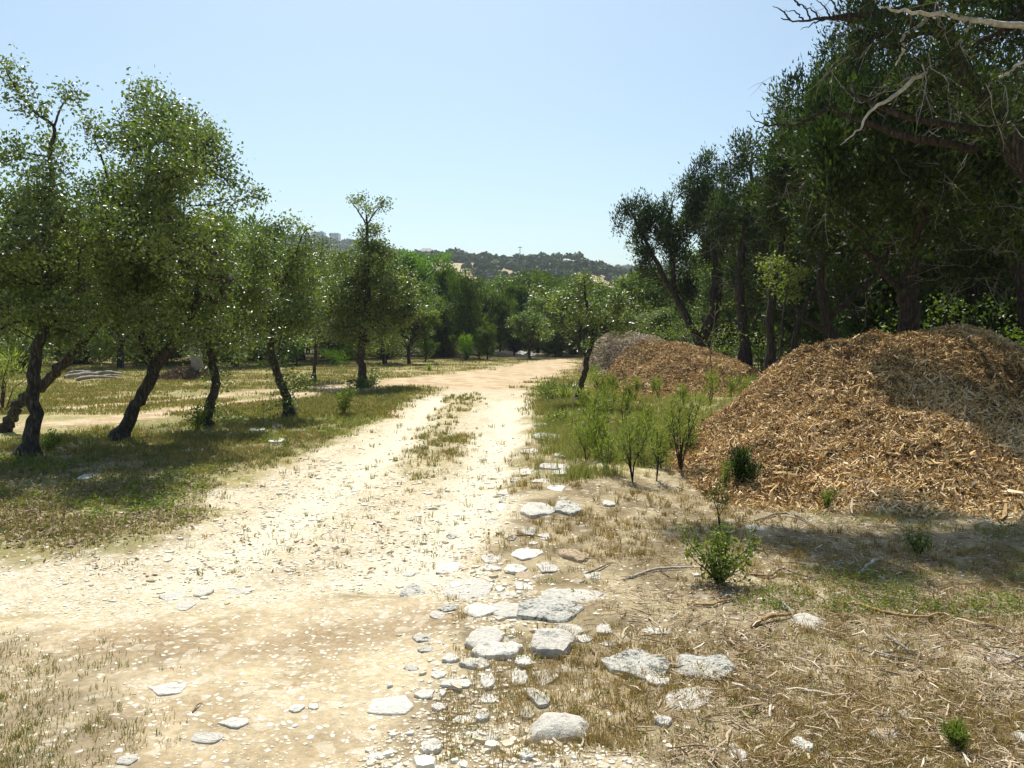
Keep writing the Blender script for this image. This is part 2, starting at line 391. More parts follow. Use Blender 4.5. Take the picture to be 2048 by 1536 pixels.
# ground material: colour attribute from the masks, finer detail from nodes
def ground_mat():
    m, n, p = mat('ground_surface')
    a = N(n, 'ShaderNodeAttribute', attribute_name='col')
    gr = N(n, 'ShaderNodeAttribute', attribute_name='grav')
    g = N(n, 'ShaderNodeNewGeometry')
    v = N(n, 'ShaderNodeTexVoronoi'); v.inputs['Scale'].default_value = 34
    v2 = N(n, 'ShaderNodeTexVoronoi'); v2.inputs['Scale'].default_value = 13
    v3 = N(n, 'ShaderNodeTexVoronoi'); v3.feature = 'DISTANCE_TO_EDGE'; v3.inputs['Scale'].default_value = 13
    no = N(n, 'ShaderNodeTexNoise'); no.inputs['Scale'].default_value = 26; no.inputs['Detail'].default_value = 10; no.inputs['Roughness'].default_value = 0.75
    nw = N(n, 'ShaderNodeTexNoise'); nw.inputs['Scale'].default_value = 5; nw.inputs['Detail'].default_value = 4
    n.links.new(g.outputs['Position'], nw.inputs['Vector'])
    mw = N(n, 'ShaderNodeVectorMath', operation='MULTIPLY_ADD'); mw.inputs[1].default_value = (0.12, 0.12, 0.12)
    n.links.new(nw.outputs['Color'], mw.inputs[0]); n.links.new(g.outputs['Position'], mw.inputs[2])
    for k in (v, v2, v3): n.links.new(mw.outputs[0], k.inputs['Vector'])
    n.links.new(g.outputs['Position'], no.inputs['Vector'])
    # stones: pale cells where the random cell value is under the gravel density
    def lt(sock, out):
        s = N(n, 'ShaderNodeSeparateColor'); n.links.new(sock, s.inputs[0])
        c = N(n, 'ShaderNodeMath', operation='LESS_THAN'); n.links.new(s.outputs[0], c.inputs[0]); n.links.new(out, c.inputs[1])
        return c.outputs[0], s.outputs[1]
    c1, r1 = lt(v.outputs['Color'], gr.outputs['Fac'])
    c2, r2 = lt(v2.outputs['Color'], gr.outputs['Fac'])
    e = N(n, 'ShaderNodeMapRange'); e.inputs[1].default_value = 0.02; e.inputs[2].default_value = 0.09
    n.links.new(v3.outputs['Distance'], e.inputs[0])
    d1 = N(n, 'ShaderNodeMapRange'); d1.inputs[1].default_value = 0.55; d1.inputs[2].default_value = 0.3
    n.links.new(v.outputs['Distance'], d1.inputs[0])
    s1 = N(n, 'ShaderNodeMath', operation='MULTIPLY'); n.links.new(c1, s1.inputs[0]); n.links.new(d1.outputs[0], s1.inputs[1])
    s2 = N(n, 'ShaderNodeMath', operation='MULTIPLY'); n.links.new(c2, s2.inputs[0]); n.links.new(e.outputs[0], s2.inputs[1])
    s2b = N(n, 'ShaderNodeMath', operation='MULTIPLY'); s2b.inputs[1].default_value = 0.32; n.links.new(s2.outputs[0], s2b.inputs[0])
    mxs = N(n, 'ShaderNodeMath', operation='MAXIMUM'); n.links.new(s1.outputs[0], mxs.inputs[0]); n.links.new(s2b.outputs[0], mxs.inputs[1])
    mr = N(n, 'ShaderNodeMapRange'); mr.inputs[1].default_value = 0.3; mr.inputs[2].default_value = 0.7; mr.inputs[3].default_value = 0.62; mr.inputs[4].default_value = 1.3
    n.links.new(no.outputs['Fac'], mr.inputs[0])
    c = N(n, 'ShaderNodeVectorMath', operation='SCALE'); n.links.new(a.outputs['Vector'], c.inputs[0]); n.links.new(mr.outputs[0], c.inputs['Scale'])
    mx = N(n, 'ShaderNodeMix', data_type='RGBA')
    n.links.new(mxs.outputs[0], mx.inputs[0]); n.links.new(c.outputs[0], mx.inputs[6])
    sc = ramp(n, [(0, (0.5, 0.43, 0.31)), (1, (0.78, 0.73, 0.62))]); n.links.new(r1, sc.inputs[0])
    n.links.new(sc.outputs[0], mx.inputs[7])
    n.links.new(mx.outputs[2], p.inputs['Base Color'])
    p.inputs['Roughness'].default_value = 0.97; p.inputs['Specular IOR Level'].default_value = 0.1
    hs = N(n, 'ShaderNodeMath', operation='MULTIPLY_ADD'); hs.inputs[1].default_value = 0.8
    n.links.new(mxs.outputs[0], hs.inputs[0]); n.links.new(no.outputs['Fac'], hs.inputs[2])
    b = N(n, 'ShaderNodeBump'); b.inputs['Strength'].default_value = 0.6; b.inputs['Distance'].default_value = 0.012
    n.links.new(hs.outputs[0], b.inputs['Height']); n.links.new(b.outputs[0], p.inputs['Normal'])
    return m
M['ground'] = ground_mat()

# ------------------------------------------------------------------ ground
def build_ground():
    rr = np.concatenate([[0.35], 0.8 * 1.0085 ** np.arange(0, 850)])
    rr = rr[rr < 1000]; rr = np.append(rr, 1000)
    a_front = np.linspace(-44, 44, 700)
    a_back = np.concatenate([np.linspace(-180, -44, 60)[:-1]])
    a_back2 = np.linspace(44, 180, 60)[1:-1]
    ang = np.radians(np.concatenate([a_back, a_front, a_back2]))
    A, R = np.meshgrid(ang, rr)
    X, Y = R * np.sin(A), R * np.cos(A)
    x, y = X.ravel(), Y.ravel()
    z = H(x, y)
    m = masks(x, y)
    n1 = fbm(x * 0.8, y * 0.8, 41, 4)[:, None]; n2 = fbm(x * 3.1, y * 3.1, 51, 3)[:, None]
    C = lambda *c: np.array(c)[None, :]
    def mixc(a, b, t): return a * (1 - t) + b * t
    right = sstep(-.6, .6, x + (n1[:, 0] - .5) * 2 + 3 * sstep(9, 6, y))[:, None]
    brown = mixc(C(.215, .165, .095), C(.36, .29, .175), sstep(.35, .65, n2))
    grassy = mixc(C(.24, .20, .085), C(.36, .29, .14), sstep(.35, .6, n1))
    grassy = mixc(grassy, C(.20, .20, .07), sstep(.45, .6, n2) * 0.5)
    col = mixc(grassy, brown, right)
    far = sstep(11, 15, y)[:, None]
    col = mixc(col, grassy, far)
    leftg = mixc(C(.17, .15, .06), C(.34, .29, .15), sstep(.38, .62, n2))
    leftg = mixc(leftg, C(.16, .20, .05), sstep(.40, .58, n1) * .75 * (.4 + .6 * sstep(9, 12, y))[:, None])
    col = mixc(col, leftg, m['leftg'][:, None] * 0.9)
    rg = mixc(C(.30, .26, .11), C(.42, .36, .18), sstep(.35, .6, n2))
    col = mixc(col, rg, m['rgrass'][:, None])
    side = mixc(C(.40, .29, .17), C(.52, .40, .26), sstep(.35, .65, n2))
    col = mixc(col, side, m['side'][:, None])
    tan = mixc(C(.36, .275, .165), C(.52, .42, .275), sstep(.32, .62, n1 * .6 + n2 * .4))
    col = mixc(col, tan, m['tan'][:, None])
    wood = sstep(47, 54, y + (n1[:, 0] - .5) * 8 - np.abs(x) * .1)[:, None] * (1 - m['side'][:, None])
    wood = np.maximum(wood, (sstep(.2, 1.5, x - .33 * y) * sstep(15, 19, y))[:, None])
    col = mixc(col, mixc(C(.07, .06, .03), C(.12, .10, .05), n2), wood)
    dk = mixc(C(.20, .155, .10), C(.34, .27, .17), sstep(.35, .65, n2))
    col = mixc(col, dk, m['dark'][:, None] * 0.85)
    # damp-looking low streak across the tan dirt
    st = poly_w([(180, 1290), (330, 1285), (480, 1305), (620, 1285), (760, 1262), (900, 1240)])
    sm = sstep(0.3, 0.0, dline(x, y, st) + (n1[:, 0] - .5) * .3)[:, None]
    col = mixc(col, C(.27, .19, .11), sm * 0.6)
    road = mixc(C(.44, .36, .235), C(.60, .52, .375), sstep(.35, .62, n2 * .5 + n1 * .5))
    wr = np.minimum(dline(x, y, L_WR[0]), dline(x, y, L_WR[1])) + (n2[:, 0] - .5) * .5
    rut = sstep(.5, .15, wr)[:, None]
    road = mixc(mixc(road, C(.40, .31, .185), sstep(.42, .62, n1 * .5 + n2 * .5) * .55), mixc(C(.56, .49, .35), C(.66, .59, .45), n2), rut)
    col = mixc(col, road, m['road'][:, None])
    col = mixc(col, C(.36, .29, .14), np.clip(m['strip'] * 1.2, 0, 1)[:, None] * 0.85)
    col = col * np.array([.98, .99, 1.0])
    grv = 0.07 + 0.45 * m['road'] * (1 - 0.5 * m['strip']) + 0.18 * m['tan'] + 0.5 * m['grav'] + 0.03 * m['side']
    grv = grv * (1 - 0.6 * m['leftg'] * (1 - m['road'])) * (1 - .6 * m['dark'])
    grv = grv * (0.55 + 0.9 * fbm(x * 2, y * 2, 77, 2))
    grv = grv * sstep(30, 12, y)
    na, nr = len(ang), len(rr)
    i = np.arange(nr - 1)[:, None] * na; k = np.arange(na)[None, :]; k2 = (k + 1) % na
    q = np.stack([i + k, i + k2, i + na + k2, i + na + k], -1).reshape(-1, 4)
    q = q[:, ::-1]
    V = np.stack([x, y, z], 1)
    # faces of the road and the side track become objects of their own (same surface, ragged edge)
    roadv = np.maximum(m['road'], m['tan'] * (y > 0))
    fr = roadv[q].mean(1) > 0.5
    fs = (m['side'][q].mean(1) > 0.5) & ~fr
    for nm, sel in (('ground', ~fr & ~fs), ('dirt_road', fr), ('side_track', fs)):
        qq = q[sel]; u, inv = np.unique(qq, return_inverse=True)
        fl = [inv.reshape(qq.shape)]
        VV = V[u]
        if nm == 'ground':   # fan closing the small hole under the viewer
            ring = np.searchsorted(u, np.arange(na))
            if (u[np.clip(ring, 0, len(u) - 1)] == np.arange(na)).all():
                pass
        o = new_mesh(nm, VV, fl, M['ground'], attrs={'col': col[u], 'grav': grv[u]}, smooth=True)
        o['kind'] = 'structure'
build_ground()

# ------------------------------------------------------------------ hills
def ridge(pts, D):
    P = np.array([[at(px, py, D)[0], at(px, py, D)[2]] for px, py in pts])
    return P
def hill(name, pts, D0, D1, nx, ny, cola, colb, ztop_off):
    P = ridge(pts, D1)
    xs = np.linspace(P[0, 0], P[-1, 0], nx); t = np.linspace(0, 1, ny)
    X, T = np.meshgrid(xs, t)
    zt = np.interp(X, P[:, 0], P[:, 1]) + ztop_off
    Y = D0 + (D1 - D0) * T
    Z = -7 + (zt + 7) * (T ** 0.9 * 0.75 + 0.25 * sstep(0, 1, T)) + (fbm(X * .02, Y * .02, 9, 3) - .5) * 8 * np.sin(T * math.pi)
    # back side
    X = np.vstack([X, X[-1:], X[-1:]]); Y = np.vstack([Y, Y[-1:] + 60, Y[-1:] + 200]); Z = np.vstack([Z, Z[-1:] - 4, Z[-1:] * 0 - 8])
    V = np.stack([X.ravel(), Y.ravel(), Z.ravel()], 1)
    R, Cn = X.shape
    i = np.arange(R - 1)[:, None] * Cn; k = np.arange(Cn - 1)[None, :]
    q = np.stack([i + k, i + k + 1, i + Cn + k + 1, i + Cn + k], -1).reshape(-1, 4)
    m = rough_mat(name + '_surface', cola, colb, 0.05, 0)
    o = new_mesh(name, V, [q], m, smooth=True); o['kind'] = 'structure'
    def zf(x, tt):
        zt = np.interp(x, P[:, 0], P[:, 1]) + ztop_off
        y = D0 + (D1 - D0) * tt
        return y, -7 + (zt + 7) * (tt ** 0.9 * 0.75 + 0.25 * sstep(0, 1, tt)) + (fbm(x * .02, y * .02, 9, 3) - .5) * 8 * np.sin(tt * math.pi)
    return zf, P
def crowns(name, C, rad, n, size, m, label, cat):
    K = len(C); Nn = K * n
    ci = np.repeat(np.arange(K), n)
    d = unit(RNG.normal(size=(Nn, 3)))
    d[:, 2] = np.abs(d[:, 2]) * 1.0 - 0.25
    rr = rad[ci] * RNG.uniform(0.55, 1.05, Nn)
    pos = C[ci] + d * rr[:, None] * np.array([1, 1, 0.95])
    nrm = unit(d + RNG.normal(size=(Nn, 3)) * 0.55)
    u = unit(np.cross(nrm, RNG.normal(size=(Nn, 3)))); v = np.cross(nrm, u)
    s = (size * RNG.uniform(0.5, 1.3, Nn))[:, None]
    V = np.stack([pos - u * s - v * s * .6, pos + u * s * .8 - v * s * .7, pos + u * s + v * s * .6, pos - u * s * .7 + v * s * .8], 1).reshape(-1, 3)
    cr = RNG.random(K)
    rnd = np.repeat(np.clip(cr[ci] * .6 + RNG.random(Nn) * .4, 0, 1), 4)
    o = new_mesh(name, V, [np.arange(Nn * 4).reshape(-1, 4)], m, attrs={'rnd': rnd})
    tag(o, label, cat, kind='stuff')
    return o
M['hilltree'] = leaf_mat('hill_tree_leaf', [(0, (0.035, 0.055, 0.02)), (0.6, (0.06, 0.085, 0.03)), (1, (0.10, 0.125, 0.045))], rough=0.7, trans=0.15, spec=0.2)
zf2, P2 = hill('near_hill', [(600, 540), (700, 515), (790, 500), (870, 500), (900, 497), (960, 500), (1040, 508), (1100, 506), (1150, 504), (1200, 522), (1250, 533), (1330, 545), (1500, 560), (1700, 580)],
               170, 430, 60, 30, (0.30, 0.24, 0.13), (0.42, 0.35, 0.20), -4.0)
n = 1500
xs = RNG.uniform(P2[0, 0], P2[-1, 0] * 0.6, n); tt = RNG.random(n) ** 0.8
xs = xs * (0.5 + 0.5 * tt)
keep = (fbm(xs * .035, tt * 9, 61, 3) > 0.44 + 0.06 * (tt < .9)) | (tt > .95) | (tt < .2)
xs, tt = xs[keep], tt[keep]
yy, zz = zf2(xs, tt)
rad = RNG.uniform(1.6, 3.4, len(xs)) * (0.8 + .25 * (tt > .9))
crowns('hillside_woodland', np.stack([xs, yy, zz + rad * 0.55], 1), rad, 90, 0.75, M['hilltree'], 'scattered dark green cedar woodland dotting the dry hillside', 'woodland')
zf1, P1 = hill('far_hill', [(250, 500), (420, 480), (520, 474), (600, 476), (640, 479), (700, 483), (760, 497), (830, 512), (950, 530)], 480, 900, 40, 12, (0.2, 0.19, 0.11), (0.26, 0.24, 0.14), -4.5)
n = 1100
xs = RNG.uniform(P1[0, 0], P1[-1, 0], n); tt = RNG.uniform(0.4, 1, n) ** 0.6
yy, zz = zf1(xs, tt)
rad = RNG.uniform(5, 8, n)
crowns('ridge_woodland', np.stack([xs, yy, zz + rad * .5], 1), rad, 60, 1.7, M['hilltree'], 'dense wood covering the far ridge on the left', 'woodland')
zf3, P3 = hill('right_far_hill', [(1150, 545), (1230, 533), (1300, 529), (1400, 524), (1600, 520), (1900, 530), (2300, 540)], 500, 980, 40, 12, (0.2, 0.19, 0.11), (0.26, 0.24, 0.14), -7.0)
n = 1000
xs = RNG.uniform(P3[0, 0], P3[-1, 0], n); tt = RNG.uniform(0.5, 1, n) ** 0.6
yy, zz = zf3(xs, tt); rad = RNG.uniform(5, 8, n)
crowns('skyline_woodland', np.stack([xs, yy, zz + rad * .5], 1), rad, 50, 1.8, M['hilltree'], 'blue green wood along the far skyline behind the right hill foot', 'woodland')

def box(x0, x1, y0, y1, z0, z1):
    V = np.array([[x, y, z] for z in (z0, z1) for y in (y0, y1) for x in (x0, x1)], float)
    Fq = np.array([[0, 2, 3, 1], [4, 5, 7, 6], [0, 1, 5, 4], [2, 6, 7, 3], [0, 4, 6, 2], [1, 3, 7, 5]])
    return V, Fq
def merge(parts):
    Vs, Fs, o = [], [], 0
    for V, Fq in parts:
        Vs.append(V); Fs.append(Fq + o); o += len(V)
    return np.concatenate(Vs), np.concatenate(Fs)

def far_building(px0, px1, pyt, D, label, depth=14):
    a, b = at(px0, pyt, D), at(px1, pyt, D)
    x0, x1, zt = a[0], b[0], a[2]; z0 = zt - 11
    t = thing('office_building', label, 'building', ((x0 + x1) / 2, D, z0), 'pale buildings on the far ridge')
    off = np.array([(x0 + x1) / 2, D, z0])
    V, Fq = box(x0, x1, D, D + depth, z0, zt - .6); new_mesh('wall', V - off, [Fq], M['pale_build'], t)
    V, Fq = box(x0 - .4, x1 + .4, D - .4, D + depth + .4, zt - .6, zt); new_mesh('roof', V - off, [Fq], M['pale_build'], t)
    n = 5
    for i in range(n):
        xa = x0 + (x1 - x0) * (i + .2) / n; xb = x0 + (x1 - x0) * (i + .8) / n
        V, Fq = box(xa, xb, D - .15, D - .02, zt - 3.2, zt - 1.4); new_mesh('window', V - off, [Fq], M['pane'], t)
far_building(622, 646, 463.5, 905, 'left and wider of the two pale flat buildings on the far ridge')
far_building(659, 676, 466, 905, 'right and smaller of the two pale flat buildings on the far ridge')
# house roof on the near hill crest
def hill_house():
    D = 432; a, b = at(838, 500, D), at(866, 500, D)
    x0, x1 = a[0], b[0]; zt = at(850, 495, D)[2]
    off = np.array([(x0 + x1) / 2, D, zt - 6.5])
    t = thing('hilltop_house', 'grey roofed house peeking over trees on the near hill crest', 'house', off)
    V, Fq = box(x0, x1, D, D + 7, zt - 7, zt - 2); new_mesh('wall', V - off, [Fq], M['pale_build'], t)
    e = 0.6
    V = np.array([[x0 - e, D - e, zt - 2], [x1 + e, D - e, zt - 2], [x1 + e, D + 7 + e, zt - 2], [x0 - e, D + 7 + e, zt - 2], [x0 + 1.5, D + 3.5, zt], [x1 - 1.5, D + 3.5, zt]])
    new_mesh('roof', V - off, [np.array([[0, 1, 5, 4], [2, 3, 4, 5]]), np.array([[1, 2, 5], [3, 0, 4]])], M['roof'], t)
    V, Fq = box(x0 + 1.2, x0 + 2.4, D - .1, D - .01, zt - 5, zt - 3.4); new_mesh('window', V - off, [Fq], M['pane'], t)
hill_house()
pa = at(1040, 492, 425); pb = at(1040, 512, 425)
t = thing('utility_pole', 'thin lone pole standing up from the hill crest', 'pole', pb - [0, 0, 3])
V, Fq = tubes([(np.array([[0, 0, 0], [0, 0, pa[2] - pb[2] + 3]]), [0.2, 0.14])], 6); new_mesh('pole', V, [Fq], M['bark_cedar'], t)
V, Fq = box(-1.1, 1.1, -.08, .08, pa[2] - pb[2] + 2.2, pa[2] - pb[2] + 2.45); new_mesh('crossarm', V, [Fq], M['bark_cedar'], t)

# ------------------------------------------------------------------ trees
CN = [0]
def skeleton(trunks, C, zlow, r_end=0.004, kfac=1.0, wig=0.12):
    """trunks: list of (pts, radii). C: cluster centres. returns twig lines"""
    TP = np.concatenate([t[0] for t in trunks]); TR = np.concatenate([t[1] for t in trunks])
    ok = TP[:, 2] > zlow
    pos = list(TP[ok]); nt = len(pos); trad = list(TR[ok])
    parent = [-1] * nt
    A = np.array(pos)
    d0 = np.min(np.linalg.norm(C[:, None] - A[None], axis=2), axis=1)
    order = np.argsort(d0)
    buf = np.zeros((nt + 4 * len(C), 3)); buf[:nt] = A; cnt = nt
    pen = np.zeros(len(buf)); base = np.array([TP[:, 0].mean(), TP[:, 1].mean()])
    tips = []
    for ci in order:
        c = C[ci]
        dv = buf[:cnt] - c
        d = np.linalg.norm(dv, axis=1) + np.maximum(dv[:, 2], 0) * 1.2 + pen[:cnt]
        j = int(np.argmin(d)); p = buf[j]
        L = np.linalg.norm(c - p)
        k = 3 if L > 0.35 else 2
        prev = j
        for s in range(1, k + 1):
            f = s / k
            q = p + (c - p) * f
            if s < k: q = q + RNG.normal(size=3) * L * wig + np.array([0, 0, 0.05 * L])
            buf[cnt] = q; parent.append(prev); pen[cnt] = pen[prev] * 0.5 + 0.02; prev = cnt; cnt += 1
        tips.append(prev)
    ch = np.zeros(cnt)
    ch[tips] = 1
    for i in range(cnt - 1, nt - 1, -1):
        ch[parent[i]] += ch[i]
    rad = r_end * np.maximum(ch, 1) ** 0.48 * kfac
    for i in range(nt): rad[i] = min(rad[i], trad[i] * 0.9)
    lines = []
    # chains
    children = [[] for _ in range(cnt)]
    for i in range(nt, cnt): children[parent[i]].append(i)
    for i in range(nt):
        for c in children[i]:
            stack = [(i, c)]
            while stack:
                a, b = stack.pop()
                L = [buf[a], buf[b]]; r = [rad[b], rad[b]]
                cur = b
                while children[cur]:
                    cc = sorted(children[cur], key=lambda q: -ch[q])
                    for o_ in cc[1:]: stack.append((cur, o_))
                    cur = cc[0]; L.append(buf[cur]); r.append(rad[cur])
                r[-1] *= 0.5
                lines.append((np.array(L), np.array(r)))
    return lines

def lobe_pts(lobes, D, dens, dscale=1.0, gather='oak'):
    out = []
    for L in lobes:
        px, py, rx, ry = L[:4]; dd = L[4] if len(L) > 4 else 0.0; k = L[5] if len(L) > 5 else 1.0
        Dl = D + dd
        c = at(px, py, Dl); sx, sz = rx / F * Dl * 1.06, ry / F * Dl * 1.06; sy = min(max(sx, sz), 1.4 * min(sx, sz)) * dscale
        n = max(3, int(dens * k * sx * sy * sz * 4.19))
        u = unit(RNG.normal(size=(n, 3))) * (RNG.random(n) ** 0.45)[:, None]
        u *= (0.82 + 0.4 * vn(u[:, 0] * 2.3 + px, u[:, 2] * 2.3 + u[:, 1] * 1.7 + py, 3))[:, None]
        Q = c + u * np.array([sx, sy, sz])
        # gather the twigs into boughs
        nb = max(2, int(n / 13)); B = Q[RNG.integers(0, n, nb)]
        j = np.argmin(np.linalg.norm(Q[:, None] - B[None], axis=2), axis=1)
        Q = B[j] + (Q - B[j]) * (np.array([.72, .72, .58]) if gather == 'oak' else np.array([.58, .58, .9]))
        out.append(Q)
    return np.concatenate(out)

def trunk_line(pts, D, widths, n=14, dd=None, bumpy=0.12):
    """pts: (px,py[,dd]); widths in px"""
    P = []
    for i, p in enumerate(pts):
        Dl = D + (p[2] if len(p) > 2 else 0)
        P.append(at(p[0], p[1], Dl))
    P = smooth_line(np.array(P), n)
    wv = np.interp(np.linspace(0, 1, n), np.linspace(0, 1, len(widths)), widths) / F * D / 2
    P[1:] += RNG.normal(size=(n - 1, 3)) * wv[1:, None] * 0.15
    return P, wv

def tree(name, label, cat, D, trunks, lobes, leaf='oak', dens=14, nleaf=55, rc=0.17, lsize=0.05, aspect=0.5, matl='oak', bark='bark_oak',
         zlow=None, group=None, flare=2.0, twigr=0.004, extra=None, dead=0, dscale=1.0, up=0.5):
    TL = []
    for i, tr in enumerate(trunks):
        pts, wd = tr
        P, r = trunk_line(pts, D, wd, n=max(8, 4 * len(pts))); r = r * .84
        TL.append([P, r])
    b = TL[0][0][0].copy()
    gz = float(H(b[0], b[1]))
    TL[0][0][0][2] = gz - 0.05
    TL[0][0][1][2] = max(TL[0][0][1][2], gz + 0.1)
    TL[0][1][0] *= flare; TL[0][1][1] *= (1 + flare) / 2 * .95
    off = np.array([b[0], b[1], gz])
    t = thing(name, label, cat, off, group)
    A1 = tubes([(p - off, r) for p, r in TL], 10, 0.07)
    C = lobe_pts(lobes, D, dens * (1.6 if leaf == 'oak' else 1.7), dscale, leaf)
    C = C[C[:, 2] > H(C[:, 0], C[:, 1]) + 0.05]
    zl = zlow if zlow is not None else gz + 0.35 * (C[:, 2].max() - gz)
    zl = min(zl, max(p[:, 2].max() for p, r in TL) - 0.15)
    lines = skeleton([(p, r) for p, r in TL], C, zl, twigr)
    V, Fq = merge([A1, tubes([(p - off, r) for p, r in lines], 4)])
    new_mesh('trunk', V, [Fq], M[bark], t, smooth=True)
    if leaf == 'oak': nleaf, rc, lsize, aspect = int(nleaf * 1.8), rc * 1.12, lsize * 1.1, .58
    else: nleaf, rc, lsize, aspect = int(nleaf * 1.5), rc * .85, lsize * .95, .5
    CN[0] += len(C) * nleaf
    V, Fq, rnd = leaf_cloud(C, nleaf, rc, lsize, aspect, up, leaf, flat=.8 if leaf == 'oak' else 1.35)
    new_mesh('crown', V - off, [Fq], M[matl], t, attrs={'rnd': rnd})
    if dead:
        dead_twigs(t, C, off, dead)
    return t

def dead_twigs(t, C, off, n, L=0.9, r=0.007):
    idx = RNG.integers(0, len(C), n); lines = []
    cen = C.mean(0)
    for i in idx:
        p = C[i] + RNG.normal(size=3) * .1; d = unit(RNG.normal(size=3) * .8 + unit(C[i] - cen) * .6 + np.array([0, -0.2, -.15])); m = RNG.integers(4, 7)
        Ls = [p]; LL = L * RNG.uniform(.4, 1.1)
        for k in range(m):
            d = unit(d + RNG.normal(size=3) * .35); Ls.append(Ls[-1] + d * LL / m)
        lines.append((np.array(Ls) - off, np.linspace(r, r * .3, m + 1)))
        for q in range(2):
            k = RNG.integers(1, m); dd = unit(d + RNG.normal(size=3) * .8); a = Ls[k]
            lines.append((np.array([a, a + dd * LL * .25, a + dd * LL * .45 + RNG.normal(size=3) * .04]) - off, [r * .6, r * .4, r * .2]))
    V, Fq = tubes(lines, 3)
    new_mesh('dead_twigs', V, [Fq], M['deadwood'], t)['kind'] = 'stuff'

G_OAK = 'young live oaks on the left of the track'
# --- left row
tree('oak_tree', 'tall slim oak with knobbly trunk nearest the left edge, bare wavy top branch', 'oak tree', 10.75,
     [([(55, 912), (66, 850), (66, 770), (78, 690), (97, 620), (92, 540), (96, 450)], [40, 34, 30, 27, 24, 20, 16]),
      ([(96, 450), (104, 370), (100, 300), (108, 255), (60, 215), (22, 160), (8, 130)], [16, 13, 10, 8, 6, 4, 3]),
      ([(108, 255), (122, 215), (140, 190)], [6, 4, 2]),
      ([(92, 540), (50, 490), (10, 470), (-40, 430)], [14, 10, 8, 6]),
      ([(97, 620), (140, 590), (180, 560)], [10, 7, 4])],
     [(60, 470, 110, 90, 0, 1.0), (20, 400, 80, 70, .3), (110, 400, 60, 80, -.3), (20, 560, 90, 90, 0), (110, 560, 90, 70, .2), (-60, 480, 100, 140, .2, .8),
      (40, 640, 100, 40, 0, .7), (145, 620, 40, 50, .1, .8), (100, 320, 45, 50, 0, .9), (104, 270, 26, 26), (75, 222, 24, 15, 0, 1.6), (42, 190, 22, 15, 0, 1.8), (16, 145, 20, 18, 0, 1.8), (135, 192, 22, 14, 0, 1.6),
      (8, 320, 40, 50), (30, 300, 25, 30), (-80, 350, 80, 90, 0, .7), (160, 520, 40, 50), (70, 620, 110, 60, -.5), (100, 430, 80, 90, -.7, .8), (30, 500, 100, 80, -.9, .8), (130, 680, 50, 25, 0, .6), (90, 660, 90, 40, .3, .8), (10, 680, 60, 30, .2, .7), (150, 640, 60, 50, .4, .8)],
     dens=20, nleaf=50, rc=0.15, lsize=0.047, group=G_OAK, twigr=.0045)
tree('oak_tree', 'dark oak stem leaning hard right behind the slim left edge tree', 'oak tree', 13.6,
     [([(8, 868), (25, 830), (48, 797), (85, 770), (118, 735), (160, 690), (200, 645)], [30, 27, 25, 24, 24, 20, 14])],
     [(190, 610, 80, 60), (240, 560, 70, 60), (150, 650, 60, 30), (110, 680, 40, 25), (200, 500, 80, 60)], dens=18, nleaf=48, rc=.16, lsize=.05, group=G_OAK, flare=1.3)
tree('oak_tree', 'tallest bushy oak of the left row with leaning forked trunk', 'oak tree', 12.65,
     [([(240, 882), (262, 830), (290, 775), (315, 730), (335, 700), (365, 665), (390, 610), (400, 540)], [34, 30, 29, 29, 27, 20, 15, 10]),
      ([(312, 738), (293, 700), (280, 650), (272, 570), (285, 480), (290, 380), (300, 280), (290, 190)], [17, 16, 16, 15, 13, 10, 7, 4]),
      ([(285, 480), (340, 400), (390, 330), (420, 280)], [9, 7, 5, 3]), ([(285, 480), (230, 400), (205, 320), (190, 280)], [9, 7, 5, 3])],
     [(285, 172, 46, 30, 0, 1.3), (300, 220, 75, 45), (340, 270, 100, 60), (390, 300, 60, 60), (220, 290, 55, 60, 0, .9), (190, 255, 25, 22), (330, 360, 130, 80), (430, 340, 45, 60, 0, .8), (462, 370, 30, 30, 0, .6),
      (230, 400, 90, 80), (350, 460, 130, 80), (250, 500, 120, 80), (430, 440, 55, 50, 0, .7), (300, 590, 130, 70), (380, 620, 90, 50), (200, 590, 80, 60), (340, 670, 70, 28, 0, .8), (250, 660, 60, 30, 0, .6), (500, 390, 22, 8, 0, .8), (460, 330, 30, 30, 0, .4), (320, 250, 90, 90, -1.3, .7), (330, 350, 120, 90, -1.9, .8), (290, 440, 140, 90, -1.6, .8), (280, 620, 110, 50, -.9, .7), (380, 300, 60, 60, -2.0, .6), (180, 480, 70, 90, -.2), (330, 670, 90, 35, -.4, .9), (230, 670, 60, 35, .3, .8), (400, 670, 60, 40, .2, .9), (300, 700, 60, 18, 0, .5), (400, 540, 90, 60, -.6, .8)],
     dens=17, nleaf=50, rc=0.17, lsize=0.05, group=G_OAK, twigr=.0045)
tree('oak_tree', 'oak with thin bowed trunk just right of the tall leaning forked oak', 'oak tree', 14.4,
     [([(412, 858), (420, 815), (432, 770), (422, 715), (415, 660), (425, 590), (440, 520), (455, 470)], [26, 23, 20, 20, 18, 15, 11, 7]),
      ([(420, 640), (460, 600), (490, 560)], [9, 7, 4])],
     [(450, 580, 95, 60), (480, 510, 75, 60), (430, 650, 80, 40), (500, 600, 60, 50), (440, 470, 50, 40), (400, 700, 40, 18, 0, .5), (455, 690, 35, 20, 0, .7), (440, 760, 18, 35, 0, .8), (430, 820, 16, 20, 0, .6), (470, 650, 60, 40, 0, .8), (520, 560, 50, 60, .3, .8), (400, 600, 60, 60), (430, 690, 70, 30, 0, .7), (490, 680, 50, 40, .4, .8)], dens=17, nleaf=48, rc=.17, lsize=.05, group=G_OAK, zlow=.3)
